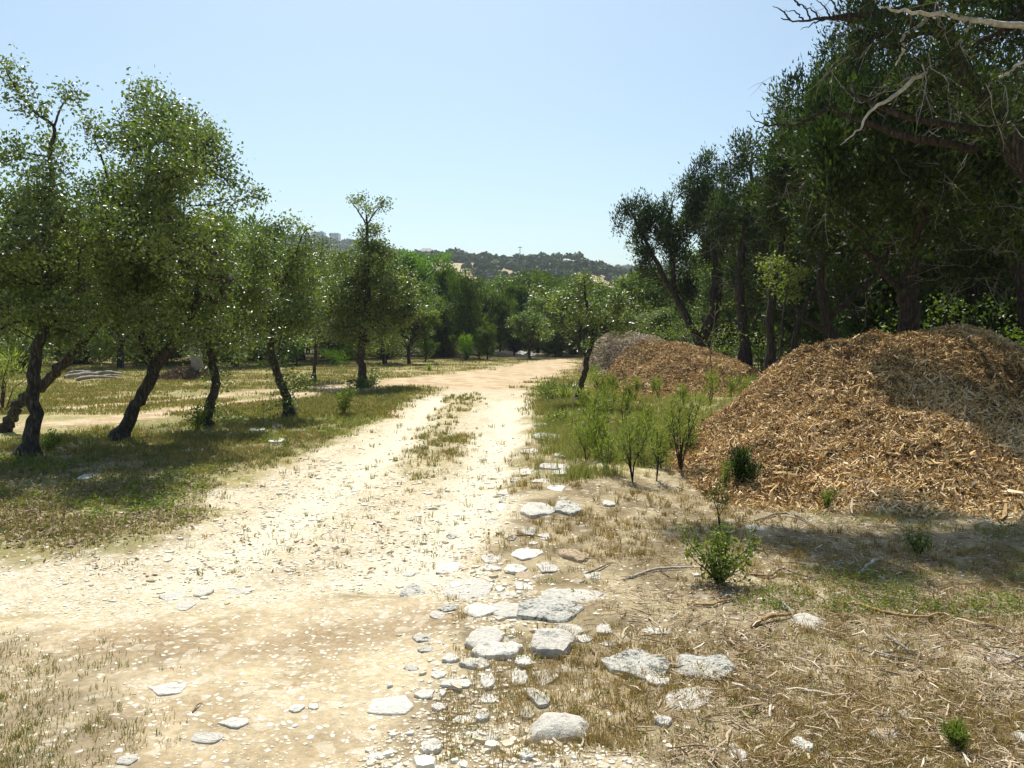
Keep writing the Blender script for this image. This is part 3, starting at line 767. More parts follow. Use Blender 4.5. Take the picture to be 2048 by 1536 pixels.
tree('oak_tree', 'oak with left leaning trunk and leafy sprouts round its foot', 'oak tree', 16.5,
     [([(578, 828), (572, 790), (558, 755), (545, 720), (540, 670), (545, 600), (550, 530), (550, 470)], [24, 22, 19, 17, 15, 12, 9, 5]),
      ([(545, 600), (580, 540), (605, 470), (622, 455)], [8, 6, 3, 2])],
     [(550, 560, 85, 60), (575, 500, 75, 40), (530, 640, 70, 45), (600, 600, 60, 60), (548, 455, 14, 14, 0, 1.2), (570, 450, 12, 14, 0, 1.2), (612, 458, 24, 9, 0, 1.4), (510, 480, 45, 30), (560, 680, 60, 25, 0, .6),
      (575, 800, 34, 26, -.2, 1.0), (612, 768, 22, 16, -.1, .9), (545, 730, 22, 20, 0, .6), (560, 770, 20, 20, 0, .6), (600, 660, 60, 35, 0, .8), (500, 640, 50, 45, 0, .8), (620, 540, 50, 50, .4, .8), (490, 690, 40, 20, 0, .5), (540, 680, 70, 30, .3, .8), (600, 690, 50, 22, .5, .6)], dens=16, nleaf=46, rc=.17, lsize=.052, group=G_OAK, zlow=.15)
tree('oak_tree', 'spindly sapling oak between the leaning trunk and the mounded one', 'oak tree', 28,
     [([(627, 756), (630, 730), (632, 690), (636, 640), (640, 580)], [9, 8, 8, 7, 5])],
     [(640, 620, 40, 50), (640, 560, 50, 40), (625, 670, 30, 25), (655, 520, 40, 30)], dens=9, nleaf=48, rc=.25, lsize=.075, group=G_OAK)
tree('oak_tree', 'upright oak with narrow topknot and dark mound round its foot', 'oak tree', 24.6,
     [([(729, 776), (724, 735), (722, 700), (730, 660), (735, 600), (735, 540), (735, 480), (733, 430)], [23, 19, 18, 18, 15, 12, 8, 4]),
      ([(733, 450), (750, 425), (770, 400)], [4, 3, 2]), ([(733, 450), (715, 420), (700, 400)], [4, 3, 2])],
     [(735, 480, 38, 30), (745, 460, 40, 20, 0, .8), (710, 405, 18, 13, 0, 1.3), (738, 418, 20, 22, 0, 1.0), (768, 404, 15, 12, 0, 1.3), (735, 530, 75, 45), (700, 590, 60, 60), (775, 590, 65, 60), (735, 650, 85, 40), (790, 640, 40, 35), (690, 650, 40, 30),
      (760, 510, 40, 30), (738, 700, 30, 20, 0, .7), (745, 745, 14, 22, 0, .5), (680, 600, 50, 60, .5), (800, 600, 45, 50, .5), (700, 680, 45, 22, 0, .8), (780, 680, 40, 22, 0, .8)], dens=14, nleaf=40, rc=.17, lsize=.068, group=G_OAK, zlow=.8)
# shrub mound at the foot of that tree built below with the other shrubs

# small umbrella oak right of the track
tree('small_oak_tree', 'small umbrella shaped oak at the right edge of the track', 'oak tree', 18.1,
     [([(1150, 818), (1160, 780), (1170, 745), (1174, 715), (1185, 680), (1180, 640), (1172, 600), (1168, 560)], [17, 15, 14, 13, 11, 9, 6, 3]),
      ([(1172, 712), (1158, 695), (1160, 650), (1130, 620), (1095, 600)], [8, 8, 7, 5, 3]),
      ([(1183, 670), (1210, 640), (1240, 615), (1265, 600)], [7, 6, 4, 3])],
     [(1105, 600, 45, 32), (1075, 585, 22, 20, 0, .8), (1150, 590, 50, 28), (1165, 553, 14, 24, 0, 1.2), (1225, 600, 48, 34), (1265, 620, 35, 26), (1200, 575, 30, 20, 0, .8), (1130, 640, 50, 22, 0, .7), (1200, 645, 50, 24, 0, .8), (1175, 690, 30, 20, 0, .5), (1095, 640, 30, 20, 0, .8), (1290, 640, 25, 20, 0, .8), (1165, 620, 80, 30, -.3, .8), (1230, 660, 50, 22, 0, .6), (1120, 665, 40, 18, 0, .5)],
     dens=15, nleaf=44, rc=.15, lsize=.058, zlow=1.0, up=.9)

# --- right hand junipers
G_CED = 'junipers crowding behind the mulch piles'
def cedar(label, D, trunks, lobes, dens=7, nleaf=120, rc=.26, lsize=.085, dead=60, twigr=.006, **k):
    return tree('juniper_tree', label, 'juniper tree', D, trunks, lobes, leaf='cedar', dens=dens, nleaf=nleaf, rc=rc, lsize=lsize, aspect=.32,
                matl='cedar', bark='bark_cedar', group=G_CED, dead=dead, twigr=twigr, **k)
cedar('outermost juniper with three spreading stems rising behind the middle mulch pile', 29,
      [([(1402, 722), (1405, 680), (1425, 620), (1432, 540), (1425, 470), (1440, 400), (1450, 360)], [30, 26, 21, 18, 14, 10, 6]),
       ([(1400, 690), (1375, 640), (1350, 590), (1320, 540), (1295, 490), (1275, 450), (1262, 425)], [19, 17, 15, 12, 9, 6, 4]),
       ([(1410, 670), (1435, 620), (1442, 560), (1450, 500)], [15, 13, 12, 8]), ([(1350, 590), (1345, 520), (1335, 460), (1345, 410)], [12, 10, 8, 5])],
      [(1253, 440, 24, 24), (1290, 420, 24, 24), (1262, 415, 18, 10), (1275, 480, 24, 24, 0, .8), (1345, 405, 20, 22), (1330, 470, 40, 40, 0, .8), (1300, 540, 30, 40, 0, .6), (1385, 375, 28, 24), (1420, 365, 30, 30), (1400, 430, 35, 35, 0, .6), (1355, 520, 35, 30, 0, .8), (1450, 420, 40, 50, 0, .7), (1390, 560, 35, 40, .5, .7), (1450, 500, 45, 45, 0, .8), (1330, 560, 30, 30, .3, .6), (1400, 480, 40, 40, .5, .7), (1460, 590, 40, 30, .6, .6), (1290, 470, 36, 40, .2, .9), (1315, 430, 30, 30, .2, .9), (1380, 420, 40, 40, 0, .9), (1420, 400, 40, 40, 0, .9), (1410, 330, 30, 22, .4, .8), (1350, 470, 40, 40, -.5, .9), (1370, 600, 40, 30, .8, .7)], dens=6.5)
cedar('juniper with many bare grey twigs beside the outermost three stemmed one', 25,
      [([(1490, 730), (1485, 640), (1478, 560), (1490, 470), (1505, 400), (1500, 330)], [24, 22, 20, 17, 12, 7])],
      [(1500, 310, 34, 36), (1470, 350, 30, 28), (1450, 390, 30, 30, 0, .7), (1520, 380, 50, 50), (1480, 450, 55, 45, 0, .4), (1540, 450, 60, 60, -.8, .9), (1500, 540, 60, 40, .6, .7), (1490, 600, 50, 30, .6, .5), (1440, 450, 40, 50, -.4, .7)], dens=6.5, dead=240)
cedar('juniper of thin straight stems left of the big dark trunk', 20,
      [([(1545, 745), (1540, 650), (1548, 560), (1570, 450), (1585, 350), (1570, 250)], [22, 20, 18, 15, 11, 6]),
       ([(1580, 750), (1590, 680), (1605, 620), (1640, 560), (1650, 480)], [15, 13, 11, 9, 6])],
      [(1530, 300, 35, 28), (1570, 225, 28, 45), (1560, 340, 60, 50, -1), (1610, 300, 60, 60, -1), (1570, 430, 60, 50, -1, .8), (1600, 420, 80, 60), (1540, 400, 50, 40, 0, .8), (1650, 500, 80, 50, -1, .8), (1560, 500, 50, 40, .4, .7), (1600, 560, 60, 40, .6, .6)], dens=7, dead=150)
cedar('juniper forking low with curved limbs at the centre of the dark grove', 17,
      [([(1690, 745), (1675, 690), (1655, 650), (1640, 560), (1660, 450), (1690, 340), (1690, 220)], [26, 24, 20, 17, 14, 10, 6]),
       ([(1670, 670), (1610, 640), (1580, 600)], [14, 11, 7]), ([(1655, 640), (1710, 590), (1760, 540), (1790, 480)], [16, 14, 11, 8])],
      [(1620, 200, 50, 45), (1660, 130, 36, 60), (1600, 260, 50, 45), (1690, 240, 90, 70, -.8), (1640, 330, 80, 60, -.8), (1720, 380, 90, 60, -.8), (1760, 300, 70, 60), (1660, 420, 70, 50, -1, .7), (1760, 460, 70, 40, -1, .6), (1680, 450, 70, 40, 0, .8), (1750, 500, 60, 40, 0, .7), (1700, 560, 70, 40, .6, .6), (1640, 480, 60, 40, -.8, .7)], dens=9, rc=.24, lsize=.075, nleaf=110, dead=160)
cedar('thick dark trunked juniper at the heart of the grove behind the nearest pile', 15,
      [([(1832, 760), (1822, 680), (1818, 600), (1825, 520), (1815, 440), (1800, 350), (1790, 240)], [60, 52, 44, 40, 28, 20, 12]),
       ([(1825, 530), (1850, 450), (1870, 380), (1900, 300), (1920, 200)], [26, 22, 18, 14, 8]), ([(1790, 240), (1790, 100, -.5), (1700, -60, -1.4), (1580, -170, -3.0), (1450, -220, -3.8), (1300, -240, -4.0), (1180, -230, -3.8)], [14, 12, 11, 9, 7, 5, 3]), ([(1820, 590), (1770, 550), (1730, 500), (1690, 470)], [16, 13, 10, 6])],  # long limb above the frame is unseen, added to carry the shading foliage
      [(1760, 180, 90, 70), (1700, 90, 50, 60), (1850, 260, 110, 70), (1780, 340, 100, 60), (1900, 360, 100, 60), (1800, 430, 80, 40, 0, .5), (1950, 420, 80, 60, 0, .6), (1730, 430, 60, 30, 0, .5), (1980, 250, 90, 80), (1850, 480, 70, 40, -1.2, .7), (1760, 420, 90, 60, -1.2, .8), (1880, 300, 90, 80, -1.5, .7), (1950, 180, 80, 80, -1, .7),
(1150, -230, 80, 36, -3.6, 2.9), (1250, -240, 100, 45, -4.0, 3.2), (1350, -250, 110, 50, -4.1, 3.4), (1470, -240, 110, 50, -4.0, 3.4), (1590, -220, 110, 60, -3.8, 3.2), (1420, -160, 90, 36, -3.0, 2.5), (1330, -300, 110, 50, -4.6, 2.5), (1520, -300, 110, 50, -4.6, 2.5), (1700, -120, 120, 60, -1.6, .6), (1840, -70, 130, 70, -1.5, .6), (1980, -60, 120, 80, -1.5, .6),  # unseen lobes above the frame, added to cast shade on the ground below the pile
       (1690, 340, 70, 50, -1.6, 1.5), (1640, 240, 60, 60, -.6, 1.5), (1740, 260, 80, 60, -1.2, 1.5), (1820, 350, 90, 50, -1.4, 1.5), (1840, 220, 90, 60, -1.0, 1.5), (1930, 300, 90, 60, -1.2, 1.5), (2020, 330, 90, 60, -1.4, .9), (1720, 150, 70, 50, -.4, .9), (1650, 300, 70, 50, -3.0, 2.4), (1730, 360, 75, 50, -3.6, 2.2), (1820, 300, 80, 50, -3.5, 2.4), (1910, 370, 80, 50, -3.6, 2.3), (2000, 300, 80, 60, -3.6, 2.4), (1740, 220, 70, 50, -3.0, 2.2), (1880, 200, 80, 50, -3.2, 2.2), (1600, 280, 50, 40, -1.6, .8)], dens=10, rc=.23, lsize=.07, nleaf=110, dead=200)
cedar('juniper with a trunk leaning left at the right edge below the bleached bough', 12.5,
      [([(2100, 790), (2060, 640), (2035, 540), (2000, 450), (1965, 390), (1930, 330)], [44, 40, 34, 28, 20, 12]),
       ([(2035, 540), (2080, 450), (2100, 350)], [18, 14, 8])],
      [(1960, 330, 80, 50), (2040, 380, 80, 60), (2060, 250, 90, 80), (1900, 300, 60, 50), (2100, 500, 70, 80, 0, .8), (1990, 520, 60, 50, .5, .8), (1930, 440, 80, 50, -.6, .8), (2040, 450, 60, 60, -.8, .8), (1920, 560, 70, 40, .8, .6)], dens=13, rc=.2, lsize=.06, nleaf=100, dead=150)
# nearest leaning cedar, crown mostly out of the top of the frame
def near_cedar():
    D = 9.0
    tr = [([(2330, 960), (2230, 700), (2130, 480), (2048, 330), (1965, 195), (1890, 80), (1850, 0), (1800, -120), (1770, -260)], [84, 72, 60, 54, 47, 40, 32, 23, 14]),
          ([(2010, 270), (1900, 250), (1800, 230), (1730, 200), (1680, 175)], [20, 16, 12, 8, 4]),
          ([(1880, 60), (1780, 30), (1700, 30), (1640, 40)], [20, 14, 9, 5]),
          ([(1850, 0), (1950, -80), (2060, -150)], [22, 16, 9])]
    lobes = [(1780, 40, 90, 60, .6), (1880, 130, 70, 60, .8), (1700, 20, 30, 50, .5, .7), (1960, 40, 90, 50, .8), (1850, 200, 60, 30, 1.0, .6), (2040, 120, 70, 70, .8), (1980, 230, 70, 40, 1.2, .6),
             (1780, 60, 100, 50, -.3, 1.0), (1720, 90, 50, 40, .4, 1.0), (1900, 20, 90, 60, -.6, 1.0), (2000, 60, 80, 70, .6, 1.0), (1950, 200, 80, 50, 1.2, .9), (2030, 200, 60, 70, -.3, .9), (1820, 140, 80, 50, 1.0, 1.0), (1750, -120, 100, 60, .6, .5), (1900, -160, 110, 70, .6, .5), (2080, -80, 130, 120, .4, .8), (1960, 150, 90, 60, -.6, .5), (1860, 90, 70, 60, -.5, .5), (2200, 250, 110, 140, .5, .6)]
    t = tree('leaning_juniper', 'huge near juniper leaning in from the right edge, shaggy brown trunk', 'juniper tree', D, tr, lobes, leaf='cedar', dens=14, nleaf=105, rc=.19, lsize=.05, aspect=.3,
             matl='cedar', bark='bark_cedar', dead=180, twigr=.006)
    off = np.array(t.location)
    # bleached dead limbs
    L = []
    def limb(pts, w, Dl):
        P = smooth_line(np.array([at(a, b, Dl) for a, b in pts]), 4 * len(pts)); r = np.interp(np.linspace(0, 1, len(P)), np.linspace(0, 1, len(w)), w) / F * Dl / 2
        P += RNG.normal(size=P.shape) * .008
        L.append((P - off, r))
    limb([(1942, 52), (1890, 110), (1830, 160), (1780, 195), (1740, 225), (1715, 262), (1680, 290)], [7, 8, 9, 8, 6, 4, 2], 8.6)
    limb([(1855, 35), (1835, 55), (1808, 72), (1805, 100), (1790, 130)], [9, 8, 7, 6, 3], 8.6)
    limb([(2120, 60), (2048, 52), (1960, 42), (1880, 28), (1800, 22), (1760, 12)], [14, 13, 11, 9, 6, 3], 8.2)
    limb([(2080, 100), (2048, 120), (2010, 148), (1980, 165), (1998, 166)], [8, 7, 6, 4, 3], 8.5)
    new_mesh('bleached_limb', *(lambda q: (q[0], [q[1]]))(tubes(L, 6)), M['deadpale'], t, smooth=True)
    L.clear()
    limb([(1950, 300), (1880, 285), (1800, 270), (1750, 250), (1700, 235), (1660, 215), (1600, 245), (1540, 252), (1515, 255)], [18, 17, 15, 12, 10, 8, 6, 4, 2], 9.4)
    limb([(1540, 252), (1510, 240), (1495, 222)], [3, 2, 1], 9.4); limb([(1560, 250), (1535, 230), (1520, 228)], [3, 2, 1], 9.4)
    limb([(1860, 10), (1760, 25), (1690, 38), (1640, 38), (1600, 42), (1560, 38)], [14, 11, 8, 6, 4, 2], 9.0)
    for a, b, c, d in [(1640, 38, 1600, 10), (1620, 40, 1590, 0), (1610, 42, 1570, 20), (1650, 38, 1600, 60), (1580, 40, 1545, 12), (1600, 10, 1560, -5), (1660, 38, 1630, -5)]:
        limb([(a, b), ((a + c) / 2 + 5, (b + d) / 2 - 4), (c, d)], [4, 3, 1], 9.0)
    new_mesh('bare_limb', *(lambda q: (q[0], [q[1]]))(tubes(L, 5)), M['bark_cedar'], t, smooth=True)
near_cedar()
# light green sapling in the grove
tree('sapling_tree', 'sunlit light green oak sapling in front of the dark junipers', 'oak tree', 17.5,
     [([(1560, 745), (1563, 680), (1568, 620), (1575, 570)], [8, 7, 6, 4])],
     [(1560, 560, 36, 26), (1600, 545, 26, 16), (1545, 535, 22, 16), (1580, 590, 30, 16), (1560, 520, 10, 16)], dens=15, nleaf=42, rc=.15, lsize=.055, matl='shrub', up=1.0)

# understory bushes behind the piles
def bush(name, label, px, D, w_px, top_py, base_py, matl='oak_far', dens=6, n=70, rc=.3, ls=.1, leaf='oak', group=None, up=.6, aspect=.5):
    b = at(px, base_py, D); gz = float(H(b[0], b[1])); off = np.array([b[0], D, gz])
    ztop = at(px, top_py, D)[2]; h = max(ztop - gz, .2); wr = w_px / 2 / F * D
    t = thing(name, label, 'bush' if name != 'juniper_bush' else 'juniper bush', off, group)
    K = max(10, int(dens * 4.19 * wr * wr * h * .5))
    u = unit(RNG.normal(size=(K, 3))) * (RNG.random(K) ** .4)[:, None]
    C = off + u * np.array([wr, wr, h * .5]) * (0.75 + .5 * RNG.random((K, 1))) + np.array([0, 0, h * .52])
    C[:, 2] = np.maximum(C[:, 2], gz + .05)
    lines = []
    for i in RNG.permutation(K)[:min(K, 60)]:
        c = C[i] - off; m = c * .5 + RNG.normal(size=3) * .05 * h; m[2] = c[2] * .6
        lines.append((np.array([c * np.array([.08, .08, 0]), m, c]), np.array([.012, .008, .003]) * max(h, .6)))
    V, Fq = tubes(lines, 4); new_mesh('stems', V, [Fq], M['bark_oak'], t)
    V, Fq, r = leaf_cloud(C, n, rc, ls, aspect, up, leaf)
    V = V - off; V[:, 2] = np.maximum(V[:, 2], 0.005)
    new_mesh('foliage', V, [Fq], M[matl], t, attrs={'rnd': r})
    return t
# background trees: shared variants, each with trunk and crown
def variant(kind, seed):
    rs = np.random.default_rng(seed)
    h = 1.0  # unit height
    if kind == 'juniper':
        nl = 6; lob = [(rs.normal() * .10, rs.normal() * .10, rs.uniform(.35, .9), rs.uniform(.15, .24), rs.uniform(.14, .22)) for _ in range(9)] + [(0, 0, .85, .13, .15), (0, 0, .5, .25, .3), (0, 0, .25, .22, .2)]
    else:
        lob = [(rs.normal() * .16, rs.normal() * .16, rs.uniform(.42, .85), rs.uniform(.17, .27), rs.uniform(.11, .17)) for _ in range(10)] + [(0, 0, .6, .3, .25), (.05, 0, .88, .14, .1)]
    C = []
    for x, y, z, r, rz in lob:
        k = 17
        u = unit(rs.normal(size=(k, 3))) * (rs.random(k) ** .35)[:, None]
        C.append(np.array([x, y, z]) + u * np.array([r, r, rz]))
    C = np.concatenate(C); C = C[(C[:, 2] > .08) & (C[:, 2] < 1.02)]
    tr = smooth_line(np.array([[0, 0, -.02], [rs.normal() * .02, 0, .2], [rs.normal() * .04, rs.normal() * .04, .5], [rs.normal() * .05, 0, .85]]), 10)
    rad = np.linspace(.026, .006, 10)
    lines = [(tr, rad)]
    for i in rs.permutation(len(C))[:46]:
        a = tr[min(9, max(2, int(C[i, 2] * 8)))]; mid = (a + C[i]) / 2 + rs.normal(size=3) * .02
        lines.append((np.array([a, mid, C[i]]), [.008, .005, .002]))
    V, Fq = tubes(lines, 5, .1)
    tm = new_mesh('trunk', V, [Fq], M['bark_cedar' if kind == 'juniper' else 'bark_oak'])
    V, Fq, r = leaf_cloud(C, 54, .05, .026 if kind == 'oak' else .026, .6 if kind == 'oak' else .5, .6, 'cedar' if kind == 'juniper' else 'oak')
    cm = new_mesh('crown', V, [Fq], M['cedar_far' if kind == 'juniper' else 'oak_far'], attrs={'rnd': r})
    a, b = tm.data, cm.data
    bpy.data.objects.remove(tm); bpy.data.objects.remove(cm)
    return a, b
VAR = {'oak': [variant('oak', s) for s in (1, 2, 3, 4, 5)], 'juniper': [variant('juniper', s) for s in (11, 12, 13, 14, 15)]}
VK = [0]
def far_tree(kind, px, D, top_py, label, group, wid=1.0, matl=None, gz=None):
    b = at(px, 700, D); x = b[0]
    z0 = float(H(x, D)) if gz is None else gz
    h = at(px, top_py, D)[2] - z0
    name = 'oak_tree' if kind == 'oak' else 'juniper_tree'
    t = thing(name, label, name.replace('_', ' '), (x, D, z0), group)
    s = VK[0]; VK[0] += 1
    tm, cm = VAR[kind][s % 5]
    for nm, me in (('trunk', tm), ('crown', cm)):
        o = bpy.data.objects.new(nm, me); COL.objects.link(o); o.parent = t
        if matl and nm == 'crown':
            o.material_slots[0].link = 'OBJECT'; o.material_slots[0].material = M[matl]
    t.scale = (h * wid, h * wid, h); t.rotation_euler = (0, 0, s * 2.4)
    return t
G_BL = 'trees of the wood line behind the left clearing'
G_BC = 'trees of the wood line at the end of the track'
G_BR = 'trees filling the grove behind the mulch piles'
left_bg = [('oak', -60, 36, 480, 'oak filling the far left corner behind the slim edge tree'), ('oak', 60, 40, 500, 'oak seen low behind the slim left edge trunk'),
           ('juniper', 170, 44, 500, 'juniper behind the log stack at the left'), ('oak', 240, 38, 480, 'oak standing behind the right end of the log stack'), ('oak', 330, 42, 470, 'oak hidden behind the tallest left oak'),
           ('juniper', 400, 48, 460, 'juniper rising behind the thin bowed oak'), ('oak', 470, 40, 450, 'rounded oak right behind the thin bowed oak'), ('juniper', 515, 52, 440, 'pointed juniper crown above the gap before the far ridge'),
           ('oak', 560, 44, 490, 'oak behind the leaning oak with sprouts'), ('oak', 605, 50, 495, 'oak behind the left bright green bush'), ('oak', 660, 46, 500, 'oak just left of the upright topknot oak, behind it'),
           ('oak', 700, 54, 510, 'far oak peeping left of the topknot oak trunk'), ('oak', 770, 44, 540, 'low oak behind the right side of the topknot oak')]
for k, px, D, tp, lb in left_bg: far_tree(k, px, D, tp, lb, G_BL, 1.15)
cen_bg = [('oak', 818, 62, 500, 'bright green domed oak highest in the centre left wood line', .95, 'bright'), ('oak', 818, 43, 570, 'oak with a dark mound at its foot at the clearing edge', 1.0, None), ('oak', 862, 54, 560, 'oak left of the pair of dark columns', 1.0, None),
          ('juniper', 888, 56, 540, 'left of the two dark column shaped junipers behind the brush pile', .75, None), ('juniper', 935, 52, 545, 'right of the two dark column shaped junipers beside the brush pile', .75, None),
          ('oak', 970, 62, 575, 'oak between the dark columns and the rubble heap', 1.1, None), ('juniper', 1000, 58, 590, 'thin stemmed juniper just above the left end of the rubble heap', .8, None), ('oak', 1030, 66, 545, 'broad domed oak behind the rubble heap', 1.35, None),
          ('juniper', 1075, 70, 550, 'dark juniper right of the broad domed oak', 1.1, None), ('oak', 1060, 52, 620, 'low oak directly over the right end of the rubble heap', 1.2, None), ('oak', 1115, 60, 590, 'oak where the track vanishes into the wood', 1.1, None),
          ('oak', 1165, 64, 570, 'oak behind the small umbrella oak', 1.2, None), ('oak', 1215, 58, 560, 'oak behind the oldest grey mulch pile, left side', 1.2, None), ('oak', 1265, 50, 545, 'pale oak behind the oldest grey mulch pile', 1.2, None), ('oak', 1315, 46, 535, 'tall pale oak left of the three stemmed juniper', 1.1, None),
          ('oak', 1330, 40, 615, 'low spreading oak over the crest of the grey pile', 1.4, None), ('juniper', 1130, 82, 555, 'furthest dark juniper above the end of the track', 1.2, None), ('oak', 905, 80, 560, 'far oak top above the dark columns', 1.3, None), ('oak', 985, 85, 560, 'far oak top left of the broad domed oak', 1.3, None), ('oak', 740, 70, 520, 'far oak top behind the topknot oak', 1.3, None),
          ('juniper', 850, 46, 640, 'dark low juniper left of the brush pile', 1.0, None), ('juniper', 975, 50, 650, 'dark low juniper between the bright bushes and the rubble', 1.0, None), ('juniper', 1110, 56, 650, 'dark low juniper at the vanishing track', 1.4, None)]
for k, px, D, tp, lb, wd, mt in cen_bg: far_tree(k, px, D, tp, lb, G_BC, wd, mt)
ordn = ['first', 'second', 'third', 'fourth', 'fifth', 'sixth', 'seventh', 'eighth', 'ninth', 'tenth', 'eleventh', 'twelfth', 'thirteenth', 'fourteenth', 'fifteenth', 'sixteenth', 'seventeenth', 'eighteenth', 'nineteenth', 'twentieth', 'twenty-first', 'twenty-second', 'twenty-third', 'twenty-fourth']
words = ['tall', 'broad', 'slim', 'dark', 'shaggy', 'rounded']
k = 0
for px in range(-120, 1330, 46):
    D = 56 + (k * 7) % 17; top = 545 + (k * 37) % 60 if px > 800 else 520 + (k * 37) % 50
    where = 'behind the left clearing' if px < 500 else ('behind the upright topknot oak' if px < 820 else 'behind the end of the track')
    far_tree('juniper' if k % 3 else 'oak', px, D, top, 'back row tree %s, %s from the left' % (where, ordn[k % 24] if k < 24 else 'twenty-%s' % ordn[k - 20]), 'deep back row of the wood line', 1.25); k += 1
rb = [(1370, 52, 560), (1420, 40, 520), (1480, 44, 440), (1450, 36, 610), (1530, 34, 400), (1500, 52, 400), (1580, 30, 390), (1620, 38, 330), (1650, 26, 380), (1700, 32, 280), (1740, 22, 400), (1780, 28, 250), (1830, 36, 200), (1850, 20, 380), (1900, 24, 250), (1950, 32, 150), (1960, 18, 420), (2030, 22, 300), (2060, 30, 150), (2120, 18, 300), (2150, 24, 150), (1680, 44, 300), (1560, 60, 420)]
rb.sort()
for i, (px, D, tp) in enumerate(rb):
    far_tree('oak' if i in (0, 1, 3) else 'juniper', px, D, tp, '%s background %s from the left, deep in the grove behind the piles' % (ordn[i], 'oak' if i in (0, 1, 3) else 'juniper'), G_BR, 0.9, None if i in (0, 1, 3) else 'cedar')
under = [(1360, 34, 110, 630), (1450, 33, 90, 640), (1520, 28, 90, 660), (1620, 27, 100, 655), (1700, 25, 130, 640), (1780, 19, 130, 610), (1880, 17, 140, 600), (1960, 17, 140, 590), (2040, 15, 120, 560), (1300, 42, 90, 640)]
ulab = ['leafy bush under the three stemmed juniper', 'leafy bush between the three stemmed juniper and the twiggy one', 'low bush under the straight stemmed junipers', 'low bush showing between dark stems over the pile gap', 'bush just left of the crest of the nearest pile',
        'bush over the left shoulder of the nearest pile', 'glinting bush right of the thick dark trunk', 'glinting bush over the crest of the nearest pile', 'bush under the bleached bough at the right edge', 'bush over the grey pile right shoulder']
for (px, D, w_, tp), lb in zip(under, ulab): bush('understory_bush', lb, px, D, w_, tp, 715, 'oak_far', 5, 60, .3, .09, group='bushes under the junipers')
lund = [(40, 30, 120, 640, 'oak_far'), (150, 38, 160, 660, 'oak_far'), (300, 40, 170, 650, 'oak_far'), (440, 42, 150, 650, 'oak_far'), (520, 44, 110, 660, 'oak_far'), (680, 46, 130, 655, 'oak_far'), (770, 48, 110, 665, 'oak_far'), (860, 54, 70, 665, 'oak_far'), (1030, 60, 90, 665, 'oak_far'), (1100, 64, 110, 660, 'oak_far'), (1150, 60, 80, 665, 'oak_far')]
llab = ['dark bush in the wood behind the slim left edge trunk', 'wide bush behind the log stack', 'wide bush behind the tallest left oak trunk', 'bush behind the grey stump', 'bush left of the larger bright green bush', 'bush between the bright green bush and the topknot oak',
        'bush right of the topknot oak trunk at the wood edge', 'small dark bush left of the brush pile', 'bush right behind the rubble heap', 'bush closing the end of the track', 'bush left of the grey mulch pile']
for (px, D, w_, tp, mm), lb in zip(lund, llab): bush('woodland_bush', lb, px, D + 3, w_ * 1.5, tp - 5, 722, mm, 3.2, 70, .4, .13, group='bushes at the foot of the wood line')
bush('bright_bush', 'large vivid yellow green feathery bush between the left oak trunks', 592, 41, 62, 668, 722, 'bright', 8, 110, .26, .16, 'cedar', 'vivid green feathery bushes', aspect=.15)
bush('bright_bush', 'narrow vivid green bush right beside the brush pile', 932, 49, 22, 668, 712, 'bright', 14, 110, .22, .15, 'cedar', 'vivid green feathery bushes', aspect=.15)
bush('bright_bush', 'pale green bush second right of the brush pile', 958, 50, 24, 672, 712, 'bright', 12, 100, .22, .15, 'cedar', 'vivid green feathery bushes', aspect=.15)
bush('bright_bush', 'low green feathery bush left of the topknot oak at the wood edge', 668, 40, 60, 700, 722, 'bright', 8, 90, .2, .12, 'cedar', 'vivid green feathery bushes', aspect=.15)
bush('juniper_bush', 'young green juniper bush at the far left edge behind the trunk', 5, 17.5, 110, 690, 805, 'shrub', 14, 120, .2, .07, 'cedar', aspect=.3)
bush('shrub_mound', 'dark leafy mound round the foot of the topknot oak', 728, 24.2, 70, 770, 805, 'oak', 30, 90, .16, .07)
bush('juniper_bush', 'young dark juniper bush at the right foot of the middle mulch pile', 1497, 20.6, 74, 745, 790, 'shrub', 34, 110, .13, .06, 'cedar', aspect=.3)

